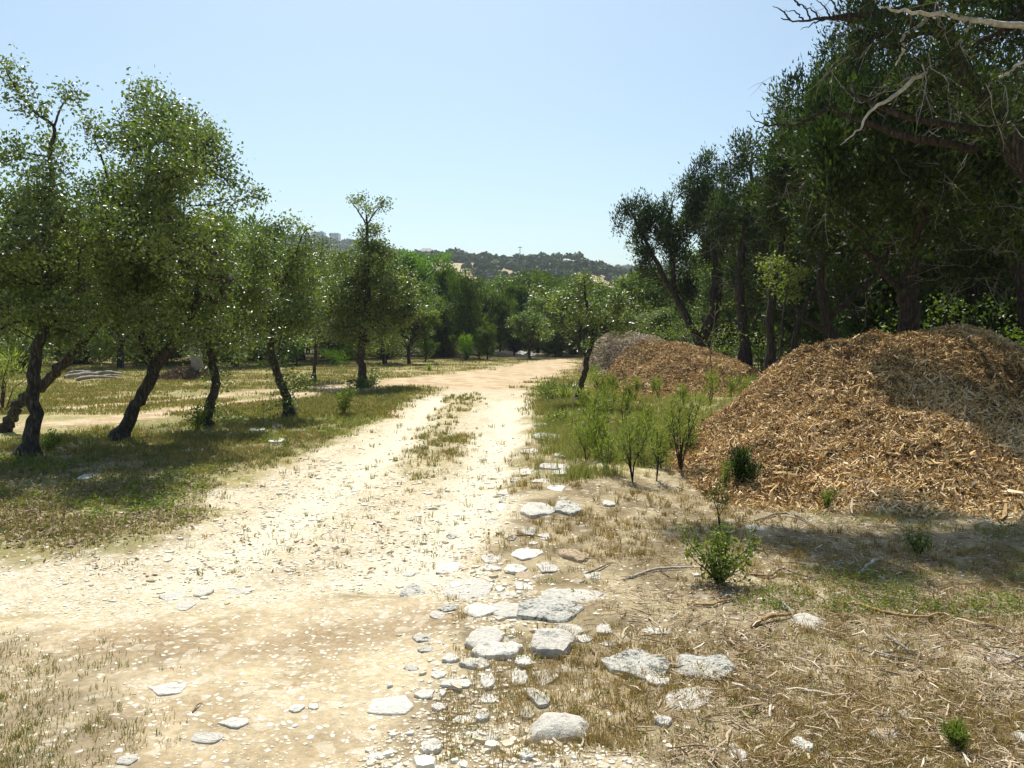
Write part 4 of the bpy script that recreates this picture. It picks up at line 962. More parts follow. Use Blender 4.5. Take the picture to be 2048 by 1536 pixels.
# ------------------------------------------------------------------ mulch piles
def pile(name, label, crest, front, back, matl, chipm, nchips, clen, seed, dug=None, bump=.1):
    """crest: (px,py,D); front/back: horizontal reach of the slope at full height"""
    P = np.array([at(*c) for c in crest])
    x0, x1 = P[0, 0], P[-1, 0]; zmax = P[:, 2].max()
    fr = np.array(front, float)
    def cz(x): return np.interp(x, P[:, 0], P[:, 2])
    def cd(x): return np.interp(x, P[:, 0], P[:, 1])
    def surf(x, y):
        c = np.maximum(cz(x), 0); yc = cd(x)
        c = (cz(x - .15) + cz(x + .15) + cz(x)) / 3
        reach_f = front * (0.35 + .65 * np.clip(c / zmax, 0, 1) ** .6); reach_b = back * (0.35 + .65 * np.clip(c / zmax, 0, 1) ** .6)
        t = np.where(y < yc, (yc - y) / reach_f, (y - yc) / reach_b)
        g = np.clip(1 - (np.sqrt(t * t + .03) - .173) * 1.04, -1, 1)
        z = c * g + H(x, y) * (1 - np.clip(g, 0, 1))
        env = np.clip(g * 3, 0, 1) * np.clip(c * 2, 0, 1)
        z = z + env * (bump * (fbm(x * 1.6, y * 1.6, seed, 3) - .5) * 1.6 + bump * .55 * (fbm(x * 5, y * 5, seed + 5, 2) - .5) + .05 * (vn(x * 12, y * 12, seed + 9) - .5))
        if dug is not None:
            dx, dy, dr, dp = dug
            z = z - dp * np.exp(-(((x - dx) / dr) ** 2 + ((y - dy) / (dr * .8)) ** 2)) * env
        return z, g
    ym = cd((x0 + x1) / 2)
    nx, ny = 260, 200
    X, Y = np.meshgrid(np.linspace(x0 - .6, x1 + .6, nx), np.linspace(P[:, 1].min() - front * 1.2, P[:, 1].max() + back * 1.2, ny))
    Z, Gm = surf(X, Y)
    Z = np.where((Gm < -.02) | (cz(X) < .02), H(X, Y) - .06, Z)
    off = np.array([(x0 + x1) / 2, ym, 0.0])
    t = thing(name, label, 'mulch pile', off, 'piles of shredded wood mulch')
    V = np.stack([X.ravel(), Y.ravel(), Z.ravel()], 1)
    i = np.arange(ny - 1)[:, None] * nx; k = np.arange(nx - 1)[None, :]
    q = np.stack([i + k, i + k + 1, i + nx + k + 1, i + nx + k], -1).reshape(-1, 4)
    fg = Gm.ravel()[q].max(1) > -.12
    q = q[fg]; u, inv = np.unique(q, return_inverse=True)
    new_mesh('mound', V[u] - off, [inv.reshape(q.shape)], M[matl], t, smooth=True)
    # chips strewn on the slope that can be seen and a little over the crest
    n = nchips * 2
    cx = RNG.uniform(x0 - .5, x1 + .3, n); yc = cd(cx)
    cy = yc + RNG.uniform(-front * 1.18, back * .5, n)
    z, g = surf(cx, cy)
    spill = (g > -.02) | ((g > -.13) & (RNG.random(n) < .35))
    ok = spill & (cz(cx) > -.02)
    cx, cy = cx[ok][:nchips], cy[ok][:nchips]; z, g = surf(cx, cy); n = len(cx)
    z = np.maximum(z, H(cx, cy))
    e = .05
    zx = (surf(cx + e, cy)[0] - surf(cx - e, cy)[0]) / (2 * e); zy = (surf(cx, cy + e)[0] - surf(cx, cy - e)[0]) / (2 * e)
    nr = unit(np.stack([-zx, -zy, np.ones(n)], 1))
    nr = unit(nr + RNG.normal(size=(n, 3)) * .7)
    d = unit(np.cross(nr, RNG.normal(size=(n, 3)))); s = np.cross(nr, d)
    big = np.where(RNG.random(n) < .05, 2.0, 1.0) * np.where(g < .4, 1.25, 1)
    L = (clen * RNG.uniform(.4, 1.3, n) * big)[:, None]; W = L * RNG.uniform(.08, .2, n)[:, None]
    c = np.stack([cx, cy, z + .008 + RNG.random(n) * .03], 1)
    bend = nr * L * RNG.uniform(-.08, .14, n)[:, None]
    th = nr * W * .35
    V = np.stack([c - d * L / 2 - s * W * .3, c - d * L / 2 + s * W * .3, c + bend - s * W / 2, c + bend + s * W / 2, c + d * L / 2 - s * W * .2, c + d * L / 2 + s * W * .2,
                  c - d * L / 2 - th, c + bend - th * 1.3, c + d * L / 2 - th], 1).reshape(-1, 3)
    base = (np.arange(n) * 9)[:, None]
    q = np.concatenate([base + np.array(a) for a in ([0, 1, 3, 2], [2, 3, 5, 4], [0, 2, 7, 6], [2, 4, 8, 7], [1, 6, 7, 3], [3, 7, 8, 5])])
    low = 1 - np.clip(g * 1.6, 0, 1)
    rnd = np.clip(RNG.normal(.5, .27, n) + .16 * low * (RNG.random(n) - .2) + (fbm(cx * 1.2, cy * 1.2, seed + 3, 2) - .5) * .6, 0, 1)
    o = new_mesh('wood_chips', V - off, [q], M[chipm], t, attrs={'rnd': np.repeat(rnd, 9)})
    o['kind'] = 'stuff'
    return t
pile('mulch_pile', 'largest and nearest orange brown wood chip pile at the right edge',
     [(1345, 972, 9.3), (1375, 930, 9.8), (1450, 853, 10.4), (1500, 805, 10.8), (1550, 757, 11.1), (1590, 718, 11.3), (1650, 694, 11.4), (1720, 677, 11.6), (1850, 670, 11.8), (1900, 664, 11.8), (1960, 676, 11.8), (2048, 700, 11.8), (2150, 750, 11.8), (2300, 840, 11.8), (2430, 940, 11.8)],
     3.6, 3.6, 'mound', 'chips', 125000, .07, 5, bump=.2)
pile('mulch_pile', 'middle orange wood chip pile behind the saplings', [(1188, 788, 23.2), (1205, 765, 23.4), (1225, 735, 23.8), (1250, 704, 24), (1290, 688, 24.2), (1335, 686, 24.2), (1400, 698, 24.2), (1445, 708, 24.2), (1500, 738, 24), (1535, 752, 24), (1570, 775, 24)],
     2.6, 3, 'mound', 'chips', 60000, .085, 15, bump=.15)
d0 = at(1222, 705, 33.0)
pile('mulch_pile', 'furthest weathered grey brown mulch pile with a dug out left face', [(1160, 752, 34), (1172, 715, 34.3), (1188, 690, 34.5), (1215, 672, 35), (1260, 669, 35), (1310, 673, 35), (1345, 684, 35), (1385, 700, 35), (1430, 740, 35)],
     3.4, 3.4, 'mound_old', 'chips_old', 40000, .11, 25, dug=(d0[0], 32.6, .8, .6), bump=.2)

# ------------------------------------------------------------------ rocks
def rock(label, px, py, w, h, th, m='stone', seed=0, rot=0.0, name='limestone_rock', ang=7, tilt=(0, 0), sink=.35, rnd=.0):
    """footprint w x h in photo pixels centred on px,py; th thickness in m"""
    a = gp(px, py); D = a[1]; th = th * (.5 if not rnd else .9)
    wx = w * 1.14 / F * D / 2
    hy = (gp(px, py - h / 2)[1] - gp(px, py + h / 2)[1]) / 2 * 1.15
    hy = max(min(hy, wx * 2.2), wx * .35); th = min(th, wx * .8)
    rs = np.random.default_rng(seed + int(px * 13 + py * 7))
    nseg = 44
    th_a = np.sort(rs.uniform(0, 2 * math.pi, ang)); rr = rs.uniform(.72, 1.18, ang)
    # angular outline: radial polygon through random corners
    corners = np.stack([np.cos(th_a) * rr, np.sin(th_a) * rr], 1)
    base_a = np.linspace(0, 2 * math.pi, ang, endpoint=False) + rs.uniform(-.3, .3, ang)
    corners = np.stack([np.cos(base_a) * rr, np.sin(base_a) * rr], 1)
    tt = np.linspace(0, ang, nseg, endpoint=False); i0 = tt.astype(int) % ang; i1 = (i0 + 1) % ang; u = (tt % 1)[:, None]
    O = corners[i0] * (1 - u) + corners[i1] * u
    O += rs.normal(size=O.shape) * .018
    O2 = (np.roll(O, 1, 0) + 3 * O + np.roll(O, -1, 0)) / 5
    prof = [(0.0, 1.0), (.25, 1.0), (.5, .98), (.74, .97), (.90, .92), (.97, .80), (1.0, .45), (1.0, .1), (.93, -.35)]
    if rnd: prof = [(0.0, 1.0), (.3, .97), (.55, .88), (.75, .74), (.9, .52), (.99, .25), (1.0, 0.0), (.93, -.3)]
    V = []
    for f, zf in prof:
        oo = O2 * f
        x = oo[:, 0]; y = oo[:, 1]
        nz = fbm((x + seed + px) * 2.2, (y + py) * 2.2, seed, 4) - .5
        nz2 = fbm((x + px) * 7, (y + py) * 7, seed + 3, 2) - .5
        z = zf + (nz * .8 + nz2 * .3) * (.35 if rnd else 1) * (1 if f < .99 else .4)
        V.append(np.stack([x * wx * (1 + .05 * nz2), y * hy * (1 + .05 * nz2), z * th], 1))
    V = np.array(V)
    k = np.arange(nseg); k2 = (k + 1) % nseg
    q = [np.stack([i * nseg + k, (i + 1) * nseg + k, (i + 1) * nseg + k2, i * nseg + k2], 1) for i in range(len(prof) - 1)]
    V = V.reshape(-1, 3)
    c, s = math.cos(rot), math.sin(rot)
    V = np.stack([V[:, 0] * c - V[:, 1] * s, V[:, 0] * s + V[:, 1] * c, V[:, 2]], 1)
    V[:, 2] += V[:, 0] * tilt[0] + V[:, 1] * tilt[1]
    V[:, 2] -= th * .3
    gz = float(H(a[0], a[1]))
    o = new_mesh(name, V, [np.concatenate(q)], M[m], smooth=True)
    try:
        o.data.set_sharp_from_angle(angle=math.radians(32))
    except Exception: pass
    o.location = (a[0], a[1], gz)
    tag(o, label, 'rock', 'limestone rocks along the track')
    return o
ROCKS = [
 ('pale flat slab at the left end of the rock line by the track edge', 940, 1176, 92, 36, .03, 'stone', 0),
 ('long low slab just above the big pitted one', 1150, 1192, 112, 26, .035, 'stone', 0),
 ('small slab left of the long low one', 1105, 1190, 45, 18, .03, 'stone', 0),
 ('flat wedge slab left end of the three touching slabs', 960, 1230, 76, 26, .04, 'stone_white', 0),
 ('middle one of the three touching slabs', 1025, 1230, 78, 32, .05, 'stone', 0),
 ('big pitted slab right end of the three touching slabs', 1097, 1230, 120, 48, .06, 'stone_lichen', 0),
 ('grey rough slab below the three touching slabs', 970, 1285, 78, 40, .05, 'stone', 0),
 ('thick bright topped slab with shaded front edge', 990, 1312, 100, 30, .10, 'stone_white', 0),
 ('broken wedge tucked under the thick bright topped slab', 950, 1336, 60, 20, .05, 'stone', 0),
 ('chunky block rock with dark front face in the middle', 1098, 1296, 88, 46, .13, 'stone', 0),
 ('flat pale stone above the chunky block', 1137, 1270, 52, 24, .03, 'stone', 0),
 ('small pointed stone right of the flat pale one', 1208, 1268, 34, 20, .04, 'stone', 0),
 ('white chip stone right of the chunky block', 1167, 1288, 32, 14, .03, 'stone_white', 0),
 ('small flat stone below the small pointed stone', 1220, 1295, 40, 13, .02, 'stone', 0),
 ('thin pale stone lying on brown soil right of the rock line', 1315, 1268, 64, 12, .02, 'stone_white', 0),
 ('small pale stone touching the chunky block on its left', 1048, 1332, 36, 24, .04, 'stone_white', 0),
 ('white pentagon stone below the chunky block', 1041, 1360, 36, 28, .05, 'stone_white', 0),
 ('grey half buried stone right of the white pentagon stone', 1087, 1356, 52, 30, .03, 'stone', 0),
 ('left one of the two large lichen blotched slabs', 1268, 1338, 138, 50, .08, 'stone_lichen', .15),
 ('right one of the two large lichen blotched slabs', 1398, 1345, 124, 54, .07, 'stone_lichen', -.25),
 ('smooth grey jagged slab below the right lichen slab', 1382, 1410, 84, 58, .04, 'stone', -.5),
 ('small white stone between the large lichen slabs', 1312, 1370, 48, 20, .04, 'stone_white', 0),
 ('pale bleached elongated stone on bare soil at lower right', 1325, 1458, 44, 20, .05, 'stone_white', .4),
 ('curved pale stone above the big rounded boulder', 1078, 1402, 42, 34, .04, 'stone', .5),
 ('small grey stone above left of the big rounded boulder', 1052, 1428, 30, 22, .03, 'stone', 0),
 ('boxy buff rock with orange side standing clear of the soil', 1147, 1116, 48, 26, .11, 'stone_tan', .2),
 ('thin round grey disc stone left of the boxy buff rock', 1094, 1133, 46, 18, .02, 'stone', 0),
 ('pinkish tan stone in the small cluster by the track', 1050, 1150, 42, 22, .05, 'stone_tan', 0),
 ('white topped stone behind the pinkish tan one', 1032, 1136, 42, 16, .05, 'stone_white', 0),
 ('pale flake at the track edge left of the small cluster', 985, 1135, 44, 9, .02, 'stone_white', 0),
 ('left one of the two weathered rocks beside the track bank', 1073, 1032, 66, 28, .08, 'stone', 0),
 ('right one of the two weathered rocks beside the track bank', 1134, 1030, 58, 32, .10, 'stone_lichen', .2),
 ('small grey stone right of the two weathered bank rocks', 1216, 1018, 26, 13, .04, 'stone', 0),
 ('bright white exposed patch of rock in the lower left gravel', 780, 1412, 92, 36, .02, 'stone_white', 0),
 ('lone pale flat rock in the tan dirt at lower left', 340, 1381, 72, 26, .018, 'stone_white', .1),
 ('long flat rock at the bottom left edge', 415, 1474, 78, 20, .018, 'stone', 0),
 ('small flat rock above the long bottom left one', 470, 1447, 56, 20, .018, 'stone_white', 0),
 ('flat rock cut by the bottom edge at left', 255, 1530, 52, 20, .02, 'stone', 0),
 ('small white rock pair member in tan dirt, left', 594, 1421, 28, 14, .018, 'stone_white', 0),
 ('small white rock pair member in tan dirt, right', 628, 1418, 22, 12, .018, 'stone_white', 0),
 ('oval grey rock in the stone cluster left of the track centre', 405, 1182, 34, 17, .04, 'stone', 0),
 ('pale rock at the front of the left stone cluster', 370, 1207, 38, 22, .03, 'stone', 0),
 ('wide flat rock at the left of the left stone cluster', 345, 1184, 56, 16, .02, 'stone', 0),
 ('flat rock at the right of the left stone cluster', 478, 1172, 50, 12, .02, 'stone', 0),
 ('whitish three cornered rock beside the crossed sticks', 1616, 1243, 60, 32, .03, 'stone', .3),
 ('four cornered white rock near the lower right', 1765, 1476, 52, 38, .03, 'stone', -.5),
 ('half buried grey rock above the four cornered white one', 1790, 1428, 66, 26, .03, 'stone_lichen', -.2),
 ('plump white rock near the bottom right', 1603, 1503, 42, 26, .08, 'stone_white', 0),
 ('small white rock right of the plump white one', 1650, 1517, 30, 16, .03, 'stone_white', 0),
 ('white rock at the bottom edge right of centre', 1476, 1532, 38, 22, .05, 'stone_white', 0),
 ('twin cobble at lower right, larger', 1466, 1508, 22, 15, .04, 'stone_white', 0),
 ('white egg shaped cobble at lower right', 1425, 1516, 16, 12, .035, 'stone_white', 0),
 ('pale shard rock at the right edge', 2000, 1305, 50, 34, .03, 'stone', -.6),
 ('white rock cut by the right edge near the bottom', 2044, 1472, 30, 24, .05, 'stone_white', 0),
 ('grey slab in the shade behind the leafy weed', 1508, 1056, 48, 12, .02, 'stone', 0),
 ('dark shaded ledge rock under the bank shrubs', 1095, 880, 58, 14, .12, 'stone_lichen', 0),
 ('long bank rock below the shaded ledge', 1112, 943, 60, 12, .07, 'stone', 0),
 ('bank rock half way down the ledge line', 1128, 920, 44, 10, .08, 'stone', 0),
 ('pale bank rock at the end of the shrubs', 1132, 958, 56, 10, .05, 'stone', 0),
 ('flat bank rock near the track, left of the ledge line', 1060, 905, 34, 10, .05, 'stone', 0),
 ('flat rock at the track edge above the weathered pair', 1022, 986, 58, 11, .03, 'stone', 0),
 ('thin pale rock right of the track edge flat one', 1085, 968, 46, 8, .03, 'stone', 0),
 ('uppermost bank rock at the foot of the umbrella oak', 1080, 852, 30, 9, .08, 'stone', 0),
 ('pale rock in the green weeds left of the track, upper', 552, 850, 28, 7, .05, 'stone', 0),
 ('pale rock in the green weeds left of the track, lower', 556, 886, 34, 9, .06, 'stone_white', 0),
 ('pale rock in weeds right of the thin bowed oak', 514, 858, 30, 9, .07, 'stone_white', 0),
 ('grey rock among shaded grass below the forked oak', 180, 957, 36, 11, .05, 'stone', 0),
 ('low sunlit rock below the thin bowed oak', 392, 902, 40, 7, .03, 'stone_white', 0),
 ('round cobble in gravel at the bottom centre left', 862, 1502, 36, 24, .06, 'stone_white', 0),
 ('pale cobble above the round bottom one', 965, 1437, 30, 16, .05, 'stone_white', 0),
 ('wide pale slab set flush in gravel left of the boulder', 968, 1480, 54, 30, .02, 'stone', 0),
 ('small white cobble by the dry tuft at lower left gravel', 780, 1375, 14, 10, .03, 'stone_white', 0),
 ('white cobble right of the bright exposed patch', 880, 1415, 32, 16, .04, 'stone_white', 0),
 ('gravel edge stone left of the grey rough slab', 902, 1325, 36, 16, .04, 'stone_white', 0),
 ('angular stone below the broken wedge', 975, 1372, 30, 26, .05, 'stone_white', 0),
 ('pale stone at the bottom edge centre', 1055, 1520, 34, 18, .05, 'stone_white', 0),
]
for r in ROCKS: rock(*r[:6], m=r[6], rot=r[7])
rock('big rounded pitted boulder at the bottom centre', 1110, 1465, 122, 66, .085, m='stone', rnd=1, ang=8, rot=.1)
k = 0
for i in range(150):
    t_ = .33 + .67 * RNG.random(); cx = np.interp(t_, [0, .35, .7, 1], [1090, 1075, 1000, 960]); cy = np.interp(t_, [0, .35, .7, 1], [880, 980, 1200, 1500])
    px, py = cx + RNG.normal() * (40 + 75 * t_), cy + RNG.normal() * (20 + 30 * t_)
    w_ = RNG.uniform(20, 58) * (.7 + .7 * t_)
    if any(abs(px - q[1]) < (q[3] + w_) * .5 and abs(py - q[2]) < (q[4] + w_ * .3) * .5 for q in ROCKS) or py > 1540 or k >= 30: continue
    k += 1
    rock('small flat limestone piece half buried in the stony strip along the right track edge', px, py, w_, w_ * RNG.uniform(.3, .6), RNG.uniform(.012, .03), m=['stone', 'stone_white', 'stone_lichen'][i % 3], seed=i, name='limestone_piece')['group'] = 'small pieces of limestone in the stony strip'
    ROCKS.append(('', px, py, w_, w_ * .3))
# rubble heap at the end of the track
for i, (px, dpx, top, lb) in enumerate([(1010, 30, 700, 'left grey boulder of the rubble heap'), (1046, 34, 696, 'pale middle boulder on the rubble heap'), (1078, 36, 702, 'right low boulder of the rubble heap'), (1060, 26, 704, 'front stone of the rubble heap'), (995, 18, 706, 'small outlying stone left of the rubble heap')]):
    rock(lb + ' at the far end of the track', px, 713 + i % 2, dpx * 1.0, 1.6, (.8, .9, .6, .5, .4)[i], m='stone_lichen' if i % 2 else 'stone_tan', name='boulder', ang=9)

# ------------------------------------------------------------------ gravel and pebbles (nobody could count them)
def gravel():
    n = 52000
    # sample uniformly on the picture's ground area, then thin by the masks
    px = RNG.uniform(-60, 2110, n); py = 860 + (1560 - 860) * RNG.random(n) ** .8
    P = np.array([gp(a, b) for a, b in zip(px, py)]); x, y = P[:, 0], P[:, 1]
    m = masks(x, y)
    dens = .05 + .75 * m['road'] * (1 - .6 * m['strip']) + .22 * m['tan'] * (1 - .6 * m['dark']) + .62 * m['grav']
    dens *= (.3 + 1.3 * fbm(x * 1.7, y * 1.7, 91, 2)) * (1 - .7 * m['leftg'] * (1 - m['road']))
    ok = RNG.random(n) < dens
    x, y = x[ok], y[ok]; gm = m['grav'][ok]; tm = (m['tan'] * (1 - m['grav']))[ok]; n = len(x)
    s = np.clip(RNG.lognormal(-4.75, .55, n), .003, .05) * (1 + .9 * gm * (RNG.random(n) < .25))
    s = s * np.clip(y / 5, .8, 2.2)
    s = np.minimum(s, .06) * (1 - .45 * tm); flatk = np.where(gm > .4, .8, .45)[:, None]
    # octahedral-like 10 vertex stones
    k = 6; th = np.arange(k) * math.pi / 3
    ring = np.stack([np.cos(th), np.sin(th)], 1)
    r1 = ring[None] * RNG.uniform(.7, 1.2, (n, k, 1)); asp = RNG.uniform(.55, 1, n)[:, None]
    rot = RNG.uniform(0, 6.28, n); c, sn = np.cos(rot)[:, None], np.sin(rot)[:, None]
    def pl(r, z):
        a = r[..., 0]; b = r[..., 1] * asp
        return np.stack([a * c - b * sn, a * sn + b * c, z], -1)
    bot = pl(r1, np.full((n, k), -.4)); top = pl(r1 * RNG.uniform(.5, .8, (n, 1, 1)), RNG.uniform(.28, .6, (n, k)) * flatk)
    V = np.concatenate([bot, top], 1) * s[:, None, None]
    V[:, :, 0] += x[:, None]; V[:, :, 1] += y[:, None]; V[:, :, 2] += H(x, y)[:, None]
    b = (np.arange(n) * 12)[:, None]
    q = np.concatenate([b + np.array([i, (i + 1) % 6, 6 + (i + 1) % 6, 6 + i]) for i in range(6)] + [b + np.array([6, 7, 8, 9]), b + np.array([6, 9, 10, 11])])
    rnd = np.repeat(np.clip(RNG.normal(.55, .28, n), 0, 1), 12)
    o = new_mesh('gravel', V.reshape(-1, 3), [q], M['gravel'], attrs={'rnd': rnd})
    tag(o, 'loose pale limestone gravel and pebbles strewn over the track', 'gravel', kind='stuff')
gravel()

# ------------------------------------------------------------------ litter on the right
def litter():
    n = 72000
    px = RNG.uniform(850, 2110, n); py = 900 + (1560 - 900) * RNG.random(n) ** .8
    P = np.array([gp(a, b) for a, b in zip(px, py)]); x, y = P[:, 0], P[:, 1]
    m = masks(x, y)
    dens = (1 - m['road']) * (1 - m['tan']) * (1 - .8 * m['grav']) * (1 - .5 * m['rgrass'])
    dens *= (.15 + 1.0 * fbm(x * 1.2, y * 1.2, 93, 2)) * sstep(-.2, 1.2, x - .05 * y) * (.4 + .6 * sstep(3.2, 5.5, y + x * .5))
    ok = RNG.random(n) < dens
    x, y = x[ok], y[ok]; n = len(x)
    L = np.clip(RNG.lognormal(-3.6, .62, n), .010, .2)[:, None]
    W = np.clip(L * RNG.uniform(.04, .13, n)[:, None], .002, .009)
    a = RNG.uniform(0, 3.14, n)
    d = np.stack([np.cos(a), np.sin(a), RNG.normal(size=n) * .12], 1); s = unit(np.cross(d, np.array([0, 0, 1]) + RNG.normal(size=(n, 3)) * .3))
    nr = np.cross(s, d)
    c = np.stack([x, y, H(x, y) + .006 + RNG.random(n) * .02], 1)
    bd = s * L * RNG.uniform(-.12, .12, n)[:, None] + np.array([0, 0, 1]) * L * RNG.uniform(0, .08, n)[:, None]
    V = np.stack([c - d * L / 2 - s * W * .4, c - d * L / 2 + s * W * .4, c + bd - s * W / 2, c + bd + s * W / 2, c + d * L / 2 - s * W * .3, c + d * L / 2 + s * W * .3,
                  c - d * L / 2 - nr * W * .5, c + bd - nr * W * .6, c + d * L / 2 - nr * W * .4], 1).reshape(-1, 3)
    b = (np.arange(n) * 9)[:, None]
    q = np.concatenate([b + np.array(a_) for a_ in ([0, 1, 3, 2], [2, 3, 5, 4], [0, 2, 7, 6], [2, 4, 8, 7], [1, 6, 7, 3], [3, 7, 8, 5])])
    o = new_mesh('wood_litter', V, [q], M['litter'], attrs={'rnd': np.repeat(np.clip(RNG.normal(.5, .27, n), 0, 1), 9)})
    tag(o, 'small twigs, bark shreds and wood splinters littering the soil on the right', 'litter', kind='stuff')
litter()

x, y = None, None
def leaf_litter():
    n = 30000
    px = RNG.uniform(-60, 1000, n); py = 780 + 360 * RNG.random(n)
    P = np.array([gp(a, b) for a, b in zip(px, py)]); x, y = P[:, 0], P[:, 1]
    m = masks(x, y); ok = RNG.random(n) < m['leftg'] * (1 - m['road']) * (.2 + fbm(x * 2, y * 2, 95, 2)) + .03
    C = np.stack([x[ok], y[ok], H(x[ok], y[ok]) + .01], 1)
    V, Fq, r = leaf_cloud(C, 2, .05, .04, .5, 2.5, 'oak', flat=.1)
    o = new_mesh('leaf_litter', V, [Fq], M['litter'], attrs={'rnd': r * .9})
    tag(o, 'fallen brown oak leaves scattered in the grass left of the track', 'leaves', kind='stuff')
leaf_litter()
# ------------------------------------------------------------------ grass
def blades(x, y, nb, h, spread, wid, lean=.6):
    n = len(x); Nn = n * nb
    ti = np.repeat(np.arange(n), nb)
    a = RNG.uniform(0, 6.28, Nn); rr = RNG.random(Nn) ** .5 * spread[ti]
    bx = x[ti] + np.cos(a) * rr; by = y[ti] + np.sin(a) * rr
    hh = h[ti] * RNG.uniform(.45, 1.2, Nn)
    la = a + RNG.normal(size=Nn) * .8; ln = hh * RNG.uniform(.1, 1, Nn) * lean
    bz = H(x, y)[ti]
    w_ = wid[ti]; wa = RNG.uniform(0, 3.14, Nn)
    wx, wy = np.cos(wa) * w_, np.sin(wa) * w_
    p0 = np.stack([bx - wx, by - wy, bz - .005], 1); p1 = np.stack([bx + wx, by + wy, bz - .005], 1)
    mx = bx + np.cos(la) * ln * .35; my = by + np.sin(la) * ln * .35
    p2 = np.stack([mx + wx * .7, my + wy * .7, bz + hh * .6], 1); p3 = np.stack([mx - wx * .7, my - wy * .7, bz + hh * .6], 1)
    p4 = np.stack([bx + np.cos(la) * ln, by + np.sin(la) * ln, bz + hh * RNG.uniform(.75, 1, Nn)], 1)
    V = np.stack([p0, p1, p2, p3, p4], 1).reshape(-1, 3)
    b = (np.arange(Nn) * 5)[:, None]
    tr = RNG.random(n)
    rnd = np.repeat(np.clip(tr[ti] * .6 + RNG.random(Nn) * .4, 0, 1), 5)
    return V, [b + np.array([0, 1, 2, 3]), b + np.array([3, 2, 4])], rnd

def ground_samples(n, x0, x1, y0, y1, pw=.8):
    px = RNG.uniform(x0, x1, n); py = y0 + (y1 - y0) * RNG.random(n) ** pw
    P = np.array([gp(a, b) for a, b in zip(px, py)])
    return P[:, 0], P[:, 1]

def add_grass(name, label, x, y, nb, h, spread, wid, mt, lean=.6):
    V, Fs, r = blades(x, y, nb, h, spread, wid, lean)
    o = new_mesh(name, V, Fs, M[mt], attrs={'rnd': r}); tag(o, label, 'grass', kind='stuff')

def inpile(x, y):   # keep grass off the near pile
    return (y > 8.4 - .1 * (x - 4)) & (x > 2.2 + (y - 9) * .3) & (y < 16)
# dry tufts on the right and along the strip
x, y = ground_samples(11000, 880, 2120, 850, 1570)
m = masks(x, y)
d = (1 - m['road'] * (1 - .7 * m['strip'])) * (1 - m['tan']) * (1 - .75 * m['grav']) * (.1 + 1.1 * sstep(.35, .65, fbm(x * 1.5, y * 1.5, 101, 3)))
ok = (RNG.random(len(x)) < d * .8) & ~inpile(x, y); x, y = x[ok], y[ok]; n = len(x)
add_grass('dry_grass', 'short dry straw coloured grass tufts on the brown soil at right', x, y, 13, RNG.uniform(.02, .065, n) * np.clip(y / 6, .8, 1.6), RNG.uniform(.015, .05, n), RNG.uniform(.0012, .0026, n) * np.clip(y / 5, .8, 2.5), 'dry', 1.1)
# mixed grass: left slope and the strip between the wheel ruts
x, y = ground_samples(30000, -60, 1100, 772, 1130, 1.15)
m = masks(x, y)
d = np.clip(m['leftg'] * (1 - m['road']) + .75 * m['strip'], 0, 1) * (.2 + 1.2 * sstep(.35, .62, fbm(x * 1.6, y * 1.6, 103, 3))) * (.45 + .55 * sstep(9, 12, y))
d = d + .015 * m['road']
ok = RNG.random(len(x)) < d * .9; x, y = x[ok], y[ok]; n = len(x)
add_grass('mixed_grass', 'thin green and straw coloured grass under the oaks and between the wheel ruts', x, y, 12, RNG.uniform(.03, .09, n) * np.clip(y / 10, .7, 1.3), RNG.uniform(.02, .08, n), RNG.uniform(.002, .004, n) * np.clip(y / 9, .8, 2.5), 'drygreen', .9)
# far clearing grass
x, y = ground_samples(26000, -80, 1300, 716, 830, 1.3)
m = masks(x, y)
d = (1 - m['side']) * (1 - m['road']) * (.15 + 1.0 * sstep(.3, .6, fbm(x * .7, y * .7, 105, 3)))
ok = (RNG.random(len(x)) < d) & (y < 60); x, y = x[ok], y[ok]; n = len(x)
add_grass('clearing_grass', 'patchy dry and green grass over the clearing beyond the oaks', x, y, 9, RNG.uniform(.04, .12, n), RNG.uniform(.08, .3, n), RNG.uniform(.006, .013, n), 'drygreen', .8)
# green broadleaf weeds left, and in the shade on the right
def weeds(name, label, x, y, nl, rc, ls, mt, hmul=1.0):
    n = len(x)
    C = np.stack([x, y, H(x, y) + rc * .35 * hmul], 1)
    V, Fq, r = leaf_cloud(C, nl, rc, ls, .45, .7, 'oak', flat=.45 * hmul)
    g = np.repeat(H(x, y), nl * 4); V[:, 2] = np.maximum(V[:, 2], g + .003)
    o = new_mesh(name, V, [Fq], M[mt], attrs={'rnd': r}); tag(o, label, 'weeds', kind='stuff')
x, y = ground_samples(9000, -60, 900, 770, 1070, 1.2)
m = masks(x, y); f = fbm(x * .9, y * .9, 107, 3)
d = m['leftg'] * (1 - m['road']) * sstep(.45, .62, f) * (.35 + .65 * sstep(8, 11, y))
ok = RNG.random(len(x)) < np.clip(d * (.5 + .9 * sstep(-5.5, -2.5, x) * sstep(10, 12, y)), 0, 1); x, y = x[ok], y[ok]
weeds('green_weeds', 'low bright green leafy weeds round the feet of the left oaks', x, y, 20, .1, .035, 'weed')
x, y = ground_samples(3600, 1480, 2120, 1000, 1230); m = masks(x, y)
ok = RNG.random(len(x)) < sstep(.4, .65, fbm(x * 1.3, y * 1.3, 109, 3)) * .4; x, y = x[ok], y[ok]
weeds('shade_weeds', 'green weeds in the shaded hollow below the nearest mulch pile', x, y, 15, .06, .02, 'weed', 1.3)
x, y = ground_samples(1400, 880, 2100, 1000, 1570); m = masks(x, y)
ok = RNG.random(len(x)) < (1 - m['road']) * (1 - m['tan']) * .10; x, y = x[ok], y[ok]
weeds('small_weeds', 'scattered tiny green weeds on the brown soil at right', x, y, 16, .03, .016, 'weed')
